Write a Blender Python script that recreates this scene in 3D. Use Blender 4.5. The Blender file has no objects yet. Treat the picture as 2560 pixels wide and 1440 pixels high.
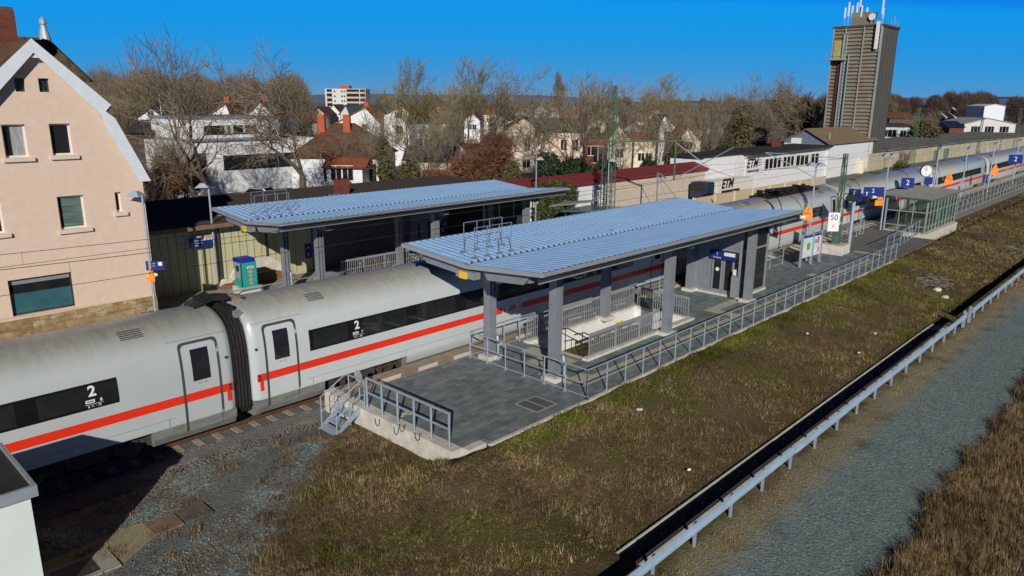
import bpy, math, random
import numpy as np
from mathutils import Vector, Matrix
R=math.radians
S=bpy.context.scene; COL=S.collection
# ---------------------------------------------------------------- camera, sky, sun, exposure
F_PX=1838.95; YAW,PIT,ROL=0.758359288,0.248490029,0.007128056
CAM=Vector((-9.9463,-22.37,10.1423))
FW=Vector((math.cos(YAW),math.sin(YAW),0)); RT=Vector((math.sin(YAW),-math.cos(YAW),0)); UP=Vector((0,0,1))
cF=FW*math.cos(PIT)-UP*math.sin(PIT); _U=UP*math.cos(PIT)+FW*math.sin(PIT)
cR=RT*math.cos(ROL)+_U*math.sin(ROL); cU=_U*math.cos(ROL)-RT*math.sin(ROL)
cd=bpy.data.cameras.new('camera'); cam=bpy.data.objects.new('camera',cd); COL.objects.link(cam)
cam.matrix_world=Matrix(((cR.x,cU.x,-cF.x,CAM.x),(cR.y,cU.y,-cF.y,CAM.y),(cR.z,cU.z,-cF.z,CAM.z),(0,0,0,1)))
cd.sensor_width=36; cd.lens=36*F_PX/2560; cd.clip_start=.1; cd.clip_end=9000; S.camera=cam
SUN_AZ=YAW+R(2.5); SUN_EL=R(22.5)
SD=Vector((math.cos(SUN_AZ)*math.cos(SUN_EL),math.sin(SUN_AZ)*math.cos(SUN_EL),-math.sin(SUN_EL)))
W=bpy.data.worlds.new('World'); S.world=W; W.use_nodes=True
nt=W.node_tree; nt.nodes.clear()
sky=nt.nodes.new('ShaderNodeTexSky'); sky.sky_type='NISHITA'; sky.sun_disc=False
sky.sun_elevation=SUN_EL; sky.sun_rotation=math.atan2(-SD.x,-SD.y)%(2*math.pi)
sky.altitude=2000; sky.air_density=1.0; sky.dust_density=0; sky.ozone_density=3.0
# camera-like colour grade of the sky; zenith dimmed, sun side neutralised to steer fill
def nm(op,x,y):
    n=nt.nodes.new('ShaderNodeMath'); n.operation=op
    for k,v in ((0,x),(1,y)):
        if hasattr(v,'is_output'): nt.links.new(v,n.inputs[k])
        else: n.inputs[k].default_value=v
    return n.outputs[0]
sp=nt.nodes.new('ShaderNodeSeparateColor'); cb=nt.nodes.new('ShaderNodeCombineColor'); nt.links.new(sky.outputs[0],sp.inputs[0])
r_=nm('MINIMUM',nm('MULTIPLY',sp.outputs[0],.1),1.5); g_=nm('MULTIPLY',sp.outputs[1],.1); b_=nm('MULTIPLY',sp.outputs[2],.1)
nt.links.new(nm('MULTIPLY',nm('POWER',r_,3.0),1.5),cb.inputs[0])
nt.links.new(nm('MULTIPLY',nm('MINIMUM',nm('POWER',nm('MULTIPLY',g_,1.65),5),1.10),3.45),cb.inputs[1])
nt.links.new(nm('MULTIPLY',nm('MULTIPLY',nm('MAXIMUM',nm('SUBTRACT',1.05,nm('MULTIPLY',r_,.45)),.50),nm('MINIMUM',nm('POWER',nm('MULTIPLY',b_,1.27),5),1.07)),10.8),cb.inputs[2])
bg=nt.nodes.new('ShaderNodeBackground'); bg.inputs['Strength'].default_value=.10
wo=nt.nodes.new('ShaderNodeOutputWorld')
nt.links.new(cb.outputs[0],bg.inputs['Color']); nt.links.new(bg.outputs[0],wo.inputs['Surface'])
sl=bpy.data.lights.new('sun','SUN'); sl.energy=4.8; sl.angle=R(.5); sl.color=(1,.935,.83)
so=bpy.data.objects.new('sun',sl); COL.objects.link(so); so.rotation_euler=SD.to_track_quat('-Z','Y').to_euler()
vs=S.view_settings; vs.view_transform='Standard'; vs.look='None'; vs.exposure=-.32; vs.gamma=1; vs.use_curve_mapping=False
try:
    S.cycles.max_bounces=6; S.cycles.transparent_max_bounces=16
except Exception: pass
random.seed(7); rng=np.random.default_rng(7)
# ---------------------------------------------------------------- photograph geometry -> world points
def ray(x,y): return cF+cR*((x-1280)/F_PX)-cU*((y-720)/F_PX)
def at(x,y,a,v):
    i='XYZ'.index(a); d=ray(x,y); return CAM+d*((v-CAM[i])/d[i])
def pd(x,y,D):
    d=ray(x,y); return CAM+d*(D/d.dot(FW))
# ---------------------------------------------------------------- mesh builder
class MB:
    def __init__(s): s.v=[]; s.f=[]
    def poly(s,*p):
        n=len(s.v); s.v+= [tuple(q) for q in p]; s.f.append(tuple(range(n,n+len(p)))); return s
    def box(s,x0,y0,z0,x1,y1,z1):
        n=len(s.v); s.v+=[(x,y,z) for z in (z0,z1) for y in (y0,y1) for x in (x0,x1)]
        s.f+=[tuple(n+i for i in q) for q in ((0,2,3,1),(4,5,7,6),(0,1,5,4),(2,6,7,3),(0,4,6,2),(1,3,7,5))]; return s
    def obox(s,c,ax,ay,az):
        c=Vector(c); ax,ay,az=Vector(ax),Vector(ay),Vector(az); n=len(s.v)
        s.v+=[tuple(c+ax*i+ay*j+az*k) for k in (-1,1) for j in (-1,1) for i in (-1,1)]
        s.f+=[tuple(n+i for i in q) for q in ((0,2,3,1),(4,5,7,6),(0,1,5,4),(2,6,7,3),(0,4,6,2),(1,3,7,5))]; return s
    def bar(s,p,q,w,h=None):
        p,q=Vector(p),Vector(q); d=q-p; L=d.length
        if L<1e-6: return s
        d/=L; u=UP if abs(d.z)<.9 else Vector((1,0,0)); a=d.cross(u).normalized(); b=a.cross(d)
        return s.obox((p+q)/2,d*(L/2),a*(w/2),b*((h or w)/2))
    def tube(s,pts,r,n=6,caps=True):
        pts=[Vector(p) for p in pts]; m=len(pts); rs=r if hasattr(r,'__len__') else [r]*m; b0=len(s.v); a=None
        for i,p in enumerate(pts):
            d=(pts[min(i+1,m-1)]-pts[max(i-1,0)]).normalized()
            if a is None:
                u=UP if abs(d.z)<.9 else Vector((1,0,0)); a=d.cross(u).normalized()
            else: a=(a-d*a.dot(d)).normalized()
            b=d.cross(a)
            s.v+=[tuple(p+(a*math.cos(2*math.pi*k/n)+b*math.sin(2*math.pi*k/n))*rs[i]) for k in range(n)]
        for i in range(m-1):
            for k in range(n):
                k2=(k+1)%n; s.f.append((b0+i*n+k,b0+i*n+k2,b0+(i+1)*n+k2,b0+(i+1)*n+k))
        if caps: s.f.append(tuple(b0+k for k in reversed(range(n)))); s.f.append(tuple(b0+(m-1)*n+k for k in range(n)))
        return s
    def prism(s,pts,off):
        off=Vector(off); a=[Vector(p) for p in pts]; n=len(a); b0=len(s.v)
        s.v+=[tuple(p) for p in a]+[tuple(p+off) for p in a]
        s.f.append(tuple(range(b0+n-1,b0-1,-1))); s.f.append(tuple(range(b0+n,b0+2*n)))
        for i in range(n):
            j=(i+1)%n; s.f.append((b0+i,b0+j,b0+n+j,b0+n+i))
        return s
    def grid(s,rows,close=False):
        b0=len(s.v); m=len(rows[0])
        for r in rows: s.v+=[tuple(p) for p in r]
        for i in range(len(rows)-1):
            for j in range(m-1 if not close else m):
                k=(j+1)%m; s.f.append((b0+i*m+j,b0+i*m+k,b0+(i+1)*m+k,b0+(i+1)*m+j))
        return s
    def build(s,name,mt,parent=None,smooth=False,local=False,bevel=0):
        me=bpy.data.meshes.new(name); vv=s.v
        if parent is not None and not local:
            inv=WM[parent.name].inverted(); vv=[tuple(inv@Vector(p)) for p in vv]
        me.from_pydata(vv,[],s.f); me.materials.append(mt); me.update()
        if smooth: me.polygons.foreach_set('use_smooth',[True]*len(me.polygons))
        o=bpy.data.objects.new(name,me); COL.objects.link(o)
        WM[o.name]=WM[parent.name].copy() if parent is not None else Matrix.Identity(4)
        if parent is not None: o.parent=parent
        if bevel:
            b=o.modifiers.new('bevel','BEVEL'); b.width=bevel; b.segments=2; b.limit_method='ANGLE'
        return o
WM={}
def np_mesh(name,V,Fq,mt,parent=None,n=None):
    me=bpy.data.meshes.new(name); n=n or Fq.shape[1]
    me.vertices.add(len(V)); me.vertices.foreach_set('co',np.asarray(V,np.float32).ravel())
    me.loops.add(Fq.size); me.loops.foreach_set('vertex_index',np.asarray(Fq,np.int32).ravel())
    me.polygons.add(len(Fq)); me.polygons.foreach_set('loop_start',np.arange(0,Fq.size,n,dtype=np.int32))
    try: me.polygons.foreach_set('loop_total',np.full(len(Fq),n,np.int32))
    except Exception: pass
    me.materials.append(mt); me.update(); me.validate()
    o=bpy.data.objects.new(name,me); COL.objects.link(o); WM[o.name]=Matrix.Identity(4)
    if parent is not None: o.parent=parent; WM[o.name]=WM[parent.name].copy()
    return o
def tag(o,label,cat,group=None):
    o['label']=label; o['category']=cat
    if group: o['group']=group
    return o
def thing(name,label,cat,loc=(0,0,0),rz=0,group=None):
    o=bpy.data.objects.new(name,None); o.empty_display_size=.2; COL.objects.link(o); o.location=loc; o.rotation_euler=(0,0,rz)
    WM[o.name]=Matrix.Translation(Vector(loc))@Matrix.Rotation(rz,4,'Z'); return tag(o,label,cat,group)
def kind(o,k): o['kind']=k; return o
def dup(root,loc,rz=0,label=None,scale=None):
    r=root.copy(); COL.objects.link(r); r.location=loc; r.rotation_euler=(0,0,rz)
    if scale: r.scale=scale if hasattr(scale,'__len__') else (scale,)*3
    if label: r['label']=label
    WM[r.name]=Matrix.Translation(Vector(loc))@Matrix.Rotation(rz,4,'Z')
    for c0 in list(root.children):
        c=c0.copy(); COL.objects.link(c); c.parent=r
        for g0 in c0.children:
            g=g0.copy(); COL.objects.link(g); g.parent=c
    return r
def txt(s,size,o,right,up,mt,parent,name='lettering',shear=0,bold=0,align='CENTER'):
    cu=bpy.data.curves.new('t','FONT'); cu.body=s; cu.size=size; cu.shear=shear; cu.offset=bold; cu.align_x=align; cu.align_y='CENTER'; cu.resolution_u=3
    ob=bpy.data.objects.new('t',cu); COL.objects.link(ob); dg=bpy.context.evaluated_depsgraph_get()
    me=bpy.data.meshes.new_from_object(ob.evaluated_get(dg)); bpy.data.objects.remove(ob); bpy.data.curves.remove(cu)
    r=Vector(right).normalized(); u=Vector(up).normalized(); o=Vector(o); m=MB()
    m.v=[tuple(o+r*v.co.x+u*v.co.y) for v in me.vertices]; m.f=[tuple(p.vertices) for p in me.polygons]
    bpy.data.meshes.remove(me); return m.build(name,mt,parent)
# ---------------------------------------------------------------- materials
def nodes(name):
    m=bpy.data.materials.new(name); m.use_nodes=True; t=m.node_tree; return m,t,t.nodes['Principled BSDF']
def N(t,k,**kw):
    n=t.nodes.new(k)
    for a,b in kw.items():
        if a in n.inputs: n.inputs[a].default_value=b
        else: setattr(n,a,b)
    return n
def noise(t,vec,scale,detail=4,rough=.6):
    n=N(t,'ShaderNodeTexNoise',Scale=scale,Detail=detail,Roughness=rough)
    if vec is not None: t.links.new(vec,n.inputs['Vector'])
    return n.outputs['Fac']
def pos(t,scale=None):
    g=N(t,'ShaderNodeTexCoord').outputs['Object']
    if scale is None: return g
    mp=N(t,'ShaderNodeMapping'); mp.inputs['Scale'].default_value=scale; t.links.new(g,mp.inputs['Vector']); return mp.outputs[0]
def ramp(t,fac,stops):
    r=N(t,'ShaderNodeValToRGB'); e=r.color_ramp.elements
    while len(e)<len(stops): e.new(.5)
    for i,(p,c) in enumerate(stops): e[i].position=p; e[i].color=tuple(c)+(1,) if len(c)==3 else c
    t.links.new(fac,r.inputs[0]); return r.outputs[0]
def mix(t,fac,a,b,mode='MIX'):
    m=N(t,'ShaderNodeMix',data_type='RGBA',blend_type=mode)
    for v,i in ((fac,0),(a,6),(b,7)):
        if hasattr(v,'is_output'): t.links.new(v,m.inputs[i])
        elif i==0: m.inputs[0].default_value=v
        else: m.inputs[i].default_value=tuple(v)+(1,)
    return m.outputs[2]
def math_(t,op,a,b=0,c=None):
    m=N(t,'ShaderNodeMath',operation=op)
    for i,v in enumerate((a,b,c)):
        if v is None: continue
        if hasattr(v,'is_output'): t.links.new(v,m.inputs[i])
        else: m.inputs[i].default_value=v
    return m.outputs[0]
def bump(t,b,h,s,d=.02):
    n=N(t,'ShaderNodeBump',Strength=s,Distance=d); t.links.new(h,n.inputs['Height']); t.links.new(n.outputs[0],b.inputs['Normal'])
def M(name,c,rough=.6,metal=0,var=.15,scale=2.5,bmp=0,bs=30,spec=.5,stretch=None):
    m,t,b=nodes(name); b.inputs['Roughness'].default_value=rough; b.inputs['Metallic'].default_value=metal; b.inputs['Specular IOR Level'].default_value=spec
    p=pos(t,stretch); f=noise(t,p,scale,6,.65)
    lo=[x*(1-var) for x in c]; hi=[min(1,x*(1+var)) for x in c]
    t.links.new(ramp(t,f,[(.3,lo),(.7,hi)]),b.inputs['Base Color'])
    if bmp: bump(t,b,noise(t,pos(t),bs,3),bmp)
    return m
def brickmat(name,c1,c2,mort,w,h,ms=.02,axes='XZ',rough=.8,var=.5,bmp=.3,dist=0):
    m,t,b=nodes(name); b.inputs['Roughness'].default_value=rough; b.inputs['Specular IOR Level'].default_value=.25
    sx=N(t,'ShaderNodeSeparateXYZ'); t.links.new(pos(t),sx.inputs[0]); cx=N(t,'ShaderNodeCombineXYZ')
    i0,i1=axes
    if i0=='S': t.links.new(math_(t,'ADD',sx.outputs['X'],sx.outputs['Y']),cx.inputs[0])
    else: t.links.new(sx.outputs[i0],cx.inputs[0])
    t.links.new(sx.outputs[i1],cx.inputs[1])
    br=N(t,'ShaderNodeTexBrick'); vec=cx.outputs[0]
    if dist:
        nz=N(t,'ShaderNodeTexNoise',Scale=1.6,Detail=2.); t.links.new(vec,nz.inputs['Vector']); va=N(t,'ShaderNodeVectorMath',operation='MULTIPLY_ADD'); t.links.new(nz.outputs['Color'],va.inputs[0]); va.inputs[1].default_value=(dist,dist,dist); t.links.new(vec,va.inputs[2]); vec=va.outputs[0]
    t.links.new(vec,br.inputs['Vector'])
    br.inputs['Color1'].default_value=tuple(c1)+(1,); br.inputs['Color2'].default_value=tuple(c2)+(1,); br.inputs['Mortar'].default_value=tuple(mort)+(1,)
    br.inputs['Scale'].default_value=1; br.inputs['Brick Width'].default_value=w; br.inputs['Row Height'].default_value=h; br.inputs['Mortar Size'].default_value=ms
    nn=noise(t,pos(t),1.7,6,.7)
    t.links.new(mix(t,var,br.outputs['Color'],ramp(t,nn,[(.3,(.25,.25,.25)),(.75,(1.,1.,1.))]),'MULTIPLY'),b.inputs['Base Color'])
    if bmp: bump(t,b,br.outputs['Fac'],-bmp,.01)
    return m
white=M('white_render',(.74,.76,.78),.75,var=.08,scale=1.2); cream=M('cream_render',(.72,.66,.5),.8,var=.1)
pink=M('pink_render',(.74,.58,.46),.85,var=.06,scale=3,bmp=.15,bs=60); palepink=M('pale_pink_render',(.74,.6,.5),.85,var=.07)
whitepaint=M('white_paint',(.72,.78,.84),.5,var=.06); trimwhite=M('window_frame_white',(.75,.72,.68),.5,var=.05)
galv=M('galvanised_steel',(.40,.48,.58),.45,.4,.1,6); galvd=M('weathered_galvanised_steel',(.40,.44,.42),.5,.3,.2,5)
greymetal=M('grey_coated_steel',(.27,.29,.31),.5,.1,.1,3); colmetal=M('grey_column_paint',(.23,.255,.29),.45,.1,.12,2)
darkmetal=M('dark_metal',(.04,.042,.045),.5,.2,.2); black=M('black_rubber',(.012,.012,.014),.75,0,.2); blackgloss=M('black_gloss',(.009,.009,.011),.12,0,.1)
glassdark=M('dark_window_glass',(.018,.02,.022),.06,0,.3,1.5); glassgrey=M('grey_window_glass',(.20,.22,.23),.15,0,.35,.9)
curtain=M('net_curtain',(.33,.35,.36),.8,0,.35,3,stretch=(6,6,.6)); curtaing=M('striped_green_curtain',(.10,.16,.14),.9,0,.6,1.6,stretch=(.5,.5,7))
teal=M('teal_machine_paint',(.02,.36,.34),.4,var=.06); blue=M('deep_blue_plastic',(.015,.03,.42),.35,var=.05); signblue=M('sign_blue',(.012,.03,.20),.35,var=.1)
signwhite=M('sign_white',(.8,.8,.8),.5,var=.02); orange=M('sign_orange',(.85,.28,.015),.5,var=.08); yellow=M('sign_yellow',(.9,.55,.02),.5,var=.05); orangedot=M('pictogram_orange',(.8,.25,.12),.5,var=.05)
red=M('stripe_red',(.80,.035,.012),.35,var=.04,scale=1.5); signred=M('poster_red',(.75,.05,.04),.5); postergreen=M('poster_green',(.12,.4,.08),.5); posterpink=M('poster_pink',(.8,.2,.3),.5)
concrete=M('pale_concrete',(.60,.585,.51),.85,0,.22,2.2,.25,40); concreted=M('grey_concrete',(.33,.33,.31),.85,0,.2,2,.2,40)
tactile=M('tactile_paving',(.46,.44,.36),.8,0,.12,6,.4,25); edgemark=M('white_marking',(.78,.76,.70),.7,0,.1,5)
edgestone=M('platform_edge_stone',(.30,.25,.18),.85,0,.25,3); asphalt=M('asphalt',(.15,.155,.16),.85,0,.25,2.5,.2,80)
roofbrown=M('brown_roof_tiles',(.12,.06,.036),.85,0,.45,1.6,.3,9,stretch=(1,1,2)); roofred=M('red_roof_tiles',(.27,.075,.035),.85,0,.35,1.6,.2,9)
roofdark=M('dark_roof_tiles',(.05,.042,.038),.85,0,.4,1.4,.3,9); slate=M('slate_roof',(.05,.075,.08),.6,0,.3,2); navyroof=M('dark_blue_roof',(.02,.035,.075),.35,0,.3,1.5)
felt=M('brown_roofing_felt',(.062,.046,.036),.95,0,.2,.8,.1,30); redmetal=M('red_metal_coping',(.20,.035,.035),.6,0,.15,1); chimneyred=M('chimney_red',(.42,.09,.04),.8,0,.25,6)
panelgreen=M('pale_green_wall_panel',(.50,.49,.30),.8,0,.12,1.5,stretch=(3,3,.5)); panelgrey=M('grey_wall_panel',(.12,.135,.13),.8,0,.15,1.2); panelblue=M('blue_grey_door',(.22,.25,.33),.7,0,.15,1.2)
greenmast=M('green_mast_paint',(.075,.14,.09),.7,0,.35,3); wiremat=M('contact_wire',(.03,.028,.025),.6,0,.1); bluegrey=M('blue_grey_cladding',(.14,.19,.28),.6,0,.1,2)
brickwhite=brickmat('white_painted_blockwork',(.70,.60,.50),(.66,.55,.46),(.52,.45,.38),.5,.22,.012,'SZ',var=.25,bmp=.15)
brickred=brickmat('red_brickwork',(.20,.045,.025),(.26,.07,.04),(.12,.09,.07),.25,.075,.008,'SZ')
stone=brickmat('sandstone_plinth',(.66,.53,.32),(.40,.27,.12),(.30,.23,.14),.47,.25,.012,'SZ',var=.85,bmp=.7,dist=.45)
paving=brickmat('dark_concrete_paving',(.30,.36,.39),(.19,.23,.25),(.17,.19,.2),.42,.21,.006,'XY',var=.62,bmp=.12)
fineplate=M('tactile_pale',(.48,.45,.34),.8,0,.1,8,.3,30)
bark=M('bark',(.105,.085,.06),.95,0,.4,4,.4,20); twigm=M('twig',(.21,.17,.12),.95,0,.35,.7); twigy=M('mossy_twig',(.22,.185,.085),.95,0,.4,.5); twigr=M('reddish_twig',(.17,.085,.045),.95,0,.4,.5); birch=M('birch_bark',(.5,.47,.42),.85,0,.3,5)
leafdark=M('evergreen_leaves',(.022,.036,.012),.7,0,.6,1.2); ivym=M('ivy_leaves',(.055,.075,.018),.65,0,.6,1.5); leafbrown=M('withered_leaves',(.17,.075,.03),.85,0,.5,1.1); leafolive=M('olive_leaves',(.095,.085,.028),.8,0,.5,.9)
def mat_train():
    m,t,b=nodes('train_white_paint'); b.inputs['Roughness'].default_value=.27
    sx=N(t,'ShaderNodeSeparateXYZ'); t.links.new(pos(t),sx.inputs[0])
    up=N(t,'ShaderNodeMapRange'); up.inputs['From Min'].default_value=3.1; up.inputs['From Max'].default_value=3.72; t.links.new(sx.outputs['Z'],up.inputs[0])
    st=noise(t,pos(t,(2.2,.5,.5)),2.2,8,.75); g=noise(t,pos(t),1.2,5,.6)
    grime=math_(t,'MULTIPLY',up.outputs[0],math_(t,'ADD',math_(t,'MULTIPLY',st,1.1),.12))
    c=mix(t,grime,(.52,.57,.58),(.25,.235,.19)); c=mix(t,.10,c,ramp(t,g,[(.3,(.5,.5,.48)),(.7,(1,1,1))]),'MULTIPLY')
    lowm=N(t,'ShaderNodeMapRange'); lowm.inputs['From Min'].default_value=.9; lowm.inputs['From Max'].default_value=.35; t.links.new(sx.outputs['Z'],lowm.inputs[0])
    c=mix(t,math_(t,'MULTIPLY',lowm.outputs[0],.55),c,(.24,.24,.21)); t.links.new(c,b.inputs['Base Color']); return m
trainw=mat_train(); skirtm=M('train_skirt_grey',(.20,.21,.19),.6,0,.25,2,stretch=(1,1,3)); bogiem=M('bogie_grime',(.055,.048,.04),.8,.1,.5,6,.3,25); wheelm=M('wheel_steel',(.12,.10,.085),.5,.5,.4,6)  # skirt is a darker grey than the white body
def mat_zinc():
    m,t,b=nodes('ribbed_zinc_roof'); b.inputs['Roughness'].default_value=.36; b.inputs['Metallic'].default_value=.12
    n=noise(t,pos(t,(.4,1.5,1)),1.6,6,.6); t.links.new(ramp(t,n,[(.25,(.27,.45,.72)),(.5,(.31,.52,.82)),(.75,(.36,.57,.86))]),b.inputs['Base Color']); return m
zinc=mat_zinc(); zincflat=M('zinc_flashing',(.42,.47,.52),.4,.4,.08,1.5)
def mat_silo(name,a,bc,rust,ra):
    m,t,b=nodes(name); b.inputs['Roughness'].default_value=.75
    n1=noise(t,pos(t,(.35,.35,1.1)),1.1,8,.7); n2=noise(t,pos(t,(.6,.6,.25)),.9,6,.7)
    c=mix(t,n1,a,bc); c=mix(t,math_(t,'MULTIPLY',ramp(t,n2,[(.45,(0,0,0)),(.75,(1,1,1))]),ra),c,rust); t.links.new(c,b.inputs['Base Color']); return m
siloa=mat_silo('rusted_profiled_cladding',(.11,.098,.062),(.34,.33,.28),(.24,.115,.035),.75); silob=mat_silo('grey_fibre_cladding',(.062,.062,.06),(.105,.105,.10),(.06,.05,.04),.5)
agedwall=mat_silo('stained_beige_wall',(.42,.39,.27),(.55,.51,.37),(.22,.20,.13),.7)
barrier=M('beige_noise_barrier',(.56,.47,.31),.8,0,.12,1.5,stretch=(.3,.3,6))
def mat_glass(name,tint,a):
    m,t,b=nodes(name); b.inputs['Base Color'].default_value=tuple(tint)+(1,); b.inputs['Roughness'].default_value=.06
    tr=N(t,'ShaderNodeBsdfTransparent'); tr.inputs[0].default_value=(.82,.92,.87,1); ms=N(t,'ShaderNodeMixShader'); ms.inputs[0].default_value=a
    t.links.new(tr.outputs[0],ms.inputs[1]); t.links.new(b.outputs[0],ms.inputs[2]); t.links.new(ms.outputs[0],t.nodes['Material Output'].inputs[0]); return m
glass=mat_glass('clear_glass',(.05,.07,.06),.22); liftglass=mat_glass('lift_glass',(.03,.034,.035),.72)
def mat_ground():
    m,t,b=nodes('ground_surface'); b.inputs['Roughness'].default_value=.95; b.inputs['Specular IOR Level'].default_value=.15
    p=N(t,'ShaderNodeNewGeometry').outputs['Position']; sx=N(t,'ShaderNodeSeparateXYZ'); t.links.new(p,sx.inputs[0])
    big=noise(t,p,.35,5,.65); med=noise(t,p,1.6,6,.7); fine=noise(t,p,9,5,.75)
    soil=mix(t,med,(.05,.036,.022),(.21,.15,.085)); soil=mix(t,ramp(t,big,[(.45,(0,0,0)),(.62,(1,1,1))]),soil,mix(t,fine,(.05,.055,.012),(.15,.14,.045)))
    vo=N(t,'ShaderNodeTexVoronoi',Scale=16.); t.links.new(p,vo.inputs['Vector'])
    grv=ramp(t,vo.outputs['Color'],[(.15,(.11,.145,.155)),(.5,(.24,.30,.305)),(.8,(.37,.43,.42)),(.95,(.6,.62,.57))])
    grv=mix(t,.55,grv,ramp(t,med,[(.3,(.45,.45,.43)),(.7,(1,1,1))]),'MULTIPLY')
    x,y=sx.outputs['X'],sx.outputs['Y']
    wob=math_(t,'MULTIPLY',math_(t,'SUBTRACT',noise(t,p,.9,6,.7),.5),2.6)
    def band(expr,e0,w):  # 1 where expr>e0
        mr=N(t,'ShaderNodeMapRange'); mr.inputs['From Min'].default_value=e0-w; mr.inputs['From Max'].default_value=e0+w; t.links.new(math_(t,'ADD',expr,wob),mr.inputs[0]); return mr.outputs[0]
    dl=math_(t,'SUBTRACT',y,math_(t,'ADD',math_(t,'MULTIPLY',x,.86),-5.15))
    trackside=math_(t,'MULTIPLY',band(dl,0,.5),band(math_(t,'MULTIPLY',x,-1),-3.4,.1))
    path=math_(t,'MULTIPLY',band(math_(t,'MULTIPLY',y,-1),15.55,.3),band(y,-18.7,.25))
    track2=band(y,-1.9,.3)
    dirty=mix(t,ramp(t,noise(t,p,.8,6,.7),[(.42,(0,0,0)),(.62,(.85,.85,.85))]),grv,mix(t,fine,(.075,.06,.042),(.19,.165,.12)))
    trod=math_(t,'MULTIPLY',band(math_(t,'SUBTRACT',y,math_(t,'MULTIPLY',x,.56)),-3.75,.3),band(math_(t,'SUBTRACT',math_(t,'MULTIPLY',x,.56),y),2.55,.3))
    dirty=mix(t,math_(t,'MULTIPLY',trod,.8),dirty,mix(t,fine,(.10,.118,.12),(.17,.19,.188)))
    c=mix(t,trackside,soil,dirty); c=mix(t,path,c,mix(t,.5,grv,(.20,.275,.29))); c=mix(t,track2,c,mix(t,.45,grv,(.10,.075,.05)))
    sandy=math_(t,'MULTIPLY',band(math_(t,'MULTIPLY',y,-1),14.75,.3),band(y,-15.75,.4)); c=mix(t,math_(t,'MULTIPLY',sandy,.75),c,mix(t,fine,(.22,.19,.12),(.40,.36,.26)))
    fld=band(math_(t,'MULTIPLY',y,-1),18.7,.25); c=mix(t,fld,c,mix(t,med,(.035,.027,.02),(.095,.075,.052)))
    t.links.new(c,b.inputs['Base Color'])
    h=math_(t,'ADD',math_(t,'MULTIPLY',vo.outputs['Distance'],.5),math_(t,'MULTIPLY',fine,1.2)); bump(t,b,h,.7,.05); return m
groundm=mat_ground()
def sst(e0,e1,v):
    q=np.clip((v-e0)/(e1-e0),0,1); return q*q*(3-2*q)
def hgt(x,y):
    x=np.asarray(x,float); y=np.asarray(y,float); a_=sst(-.6,2.9,x); up=sst(-13.2,-8.75,y)*(y<=-8.5)+((y>-8.5)&(x<2.75))*sst(-6.0,-8.7,y) if False else np.where(y<=-8.5,sst(-13.2,-8.75,y),np.where(x<2.75,1-sst(-8.75,-7.0,y),0))
    lump=.035*np.sin(x*2.1+np.sin(y*1.7))*np.cos(y*2.6+x*.4)+.02*np.sin(5.3*x+3.1*y); inz=(y<-5.5)&(y>-13.3)
    base_=.20*sst(-3.2,1.6,x)*(1-sst(-3.5,-2.5,y))*(x<2.75)*(1-np.clip(up,0,1)); return -.25+base_+.77*up*a_+lump*np.where(inz,1,0)*np.where((y>-8.5)&(x>2.6),0,1)+.25*sst(45,110,x)*(y<-6.5)*(y>-14)
def gpt(px,py_,dz=0):
    z=0.
    for i in range(8): p=at(px,py_,'Z',z+dz); z=float(hgt(p.x,p.y))
    p=at(px,py_,'Z',z+dz); return p
def mat_weed(name,cols,sc=.55):
    m,t,b=nodes(name); b.inputs['Roughness'].default_value=.9; b.inputs['Specular IOR Level'].default_value=.1
    p=N(t,'ShaderNodeNewGeometry').outputs['Position']; n=noise(t,p,sc,5,.7); n2=noise(t,p,14,2,.5)
    lo_=noise(t,p,.28,4,.6)
    t.links.new(mix(t,.75,mix(t,.6,ramp(t,n,[(.26+.48*i/(len(cols)-1),c) for i,c in enumerate(cols)]),ramp(t,n2,[(.3,(.35,.30,.24)),(.7,(1.,.95,.85))]),'MULTIPLY'),ramp(t,lo_,[(.36,(.5,.43,.42)),(.47,(1.05,1.,.93)),(.66,(1.6,1.55,1.3))]),'MULTIPLY'),b.inputs['Base Color']); return m
weedm=mat_weed('withered_weeds',[(.06,.042,.03),(.19,.14,.085),(.09,.06,.042),(.36,.29,.18),(.13,.09,.055),(.21,.19,.08),(.12,.125,.045)],1.3)
greenm=mat_weed('green_weeds',[(.07,.11,.012),(.14,.18,.025),(.21,.19,.05)],1.2)
strawm=mat_weed('straw_grass',[(.27,.225,.12),(.45,.38,.23),(.2,.19,.08)],.9)
# ---------------------------------------------------------------- ground, tracks, platforms
ZP=.55; ZG=-.25
gx=np.concatenate([[-700,-200,-60,-30,-16],np.arange(-10,60,.45),np.arange(60,170,4),[250,600,1500,3600]]); gy=np.concatenate([[-700,-200,-60,-30],np.arange(-22,-13.5,.5),np.arange(-13.5,-8.76,.3),[-8.72,-8.56,-8.49,-8.3],np.arange(-8.1,-2,.3),[-1.5,0,5,12,30,100,400,1200,3600]])
GX,GY=np.meshgrid(gx,gy); GZ=hgt(GX,GY); nx=len(gx); ii=np.arange(len(gy)-1)[:,None]*nx+np.arange(nx-1)[None]
kind(np_mesh('ground',np.stack([GX,GY,GZ],-1).reshape(-1,3),np.stack([ii,ii+1,ii+nx+1,ii+nx],-1).reshape(-1,4),groundm),'structure')
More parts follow.
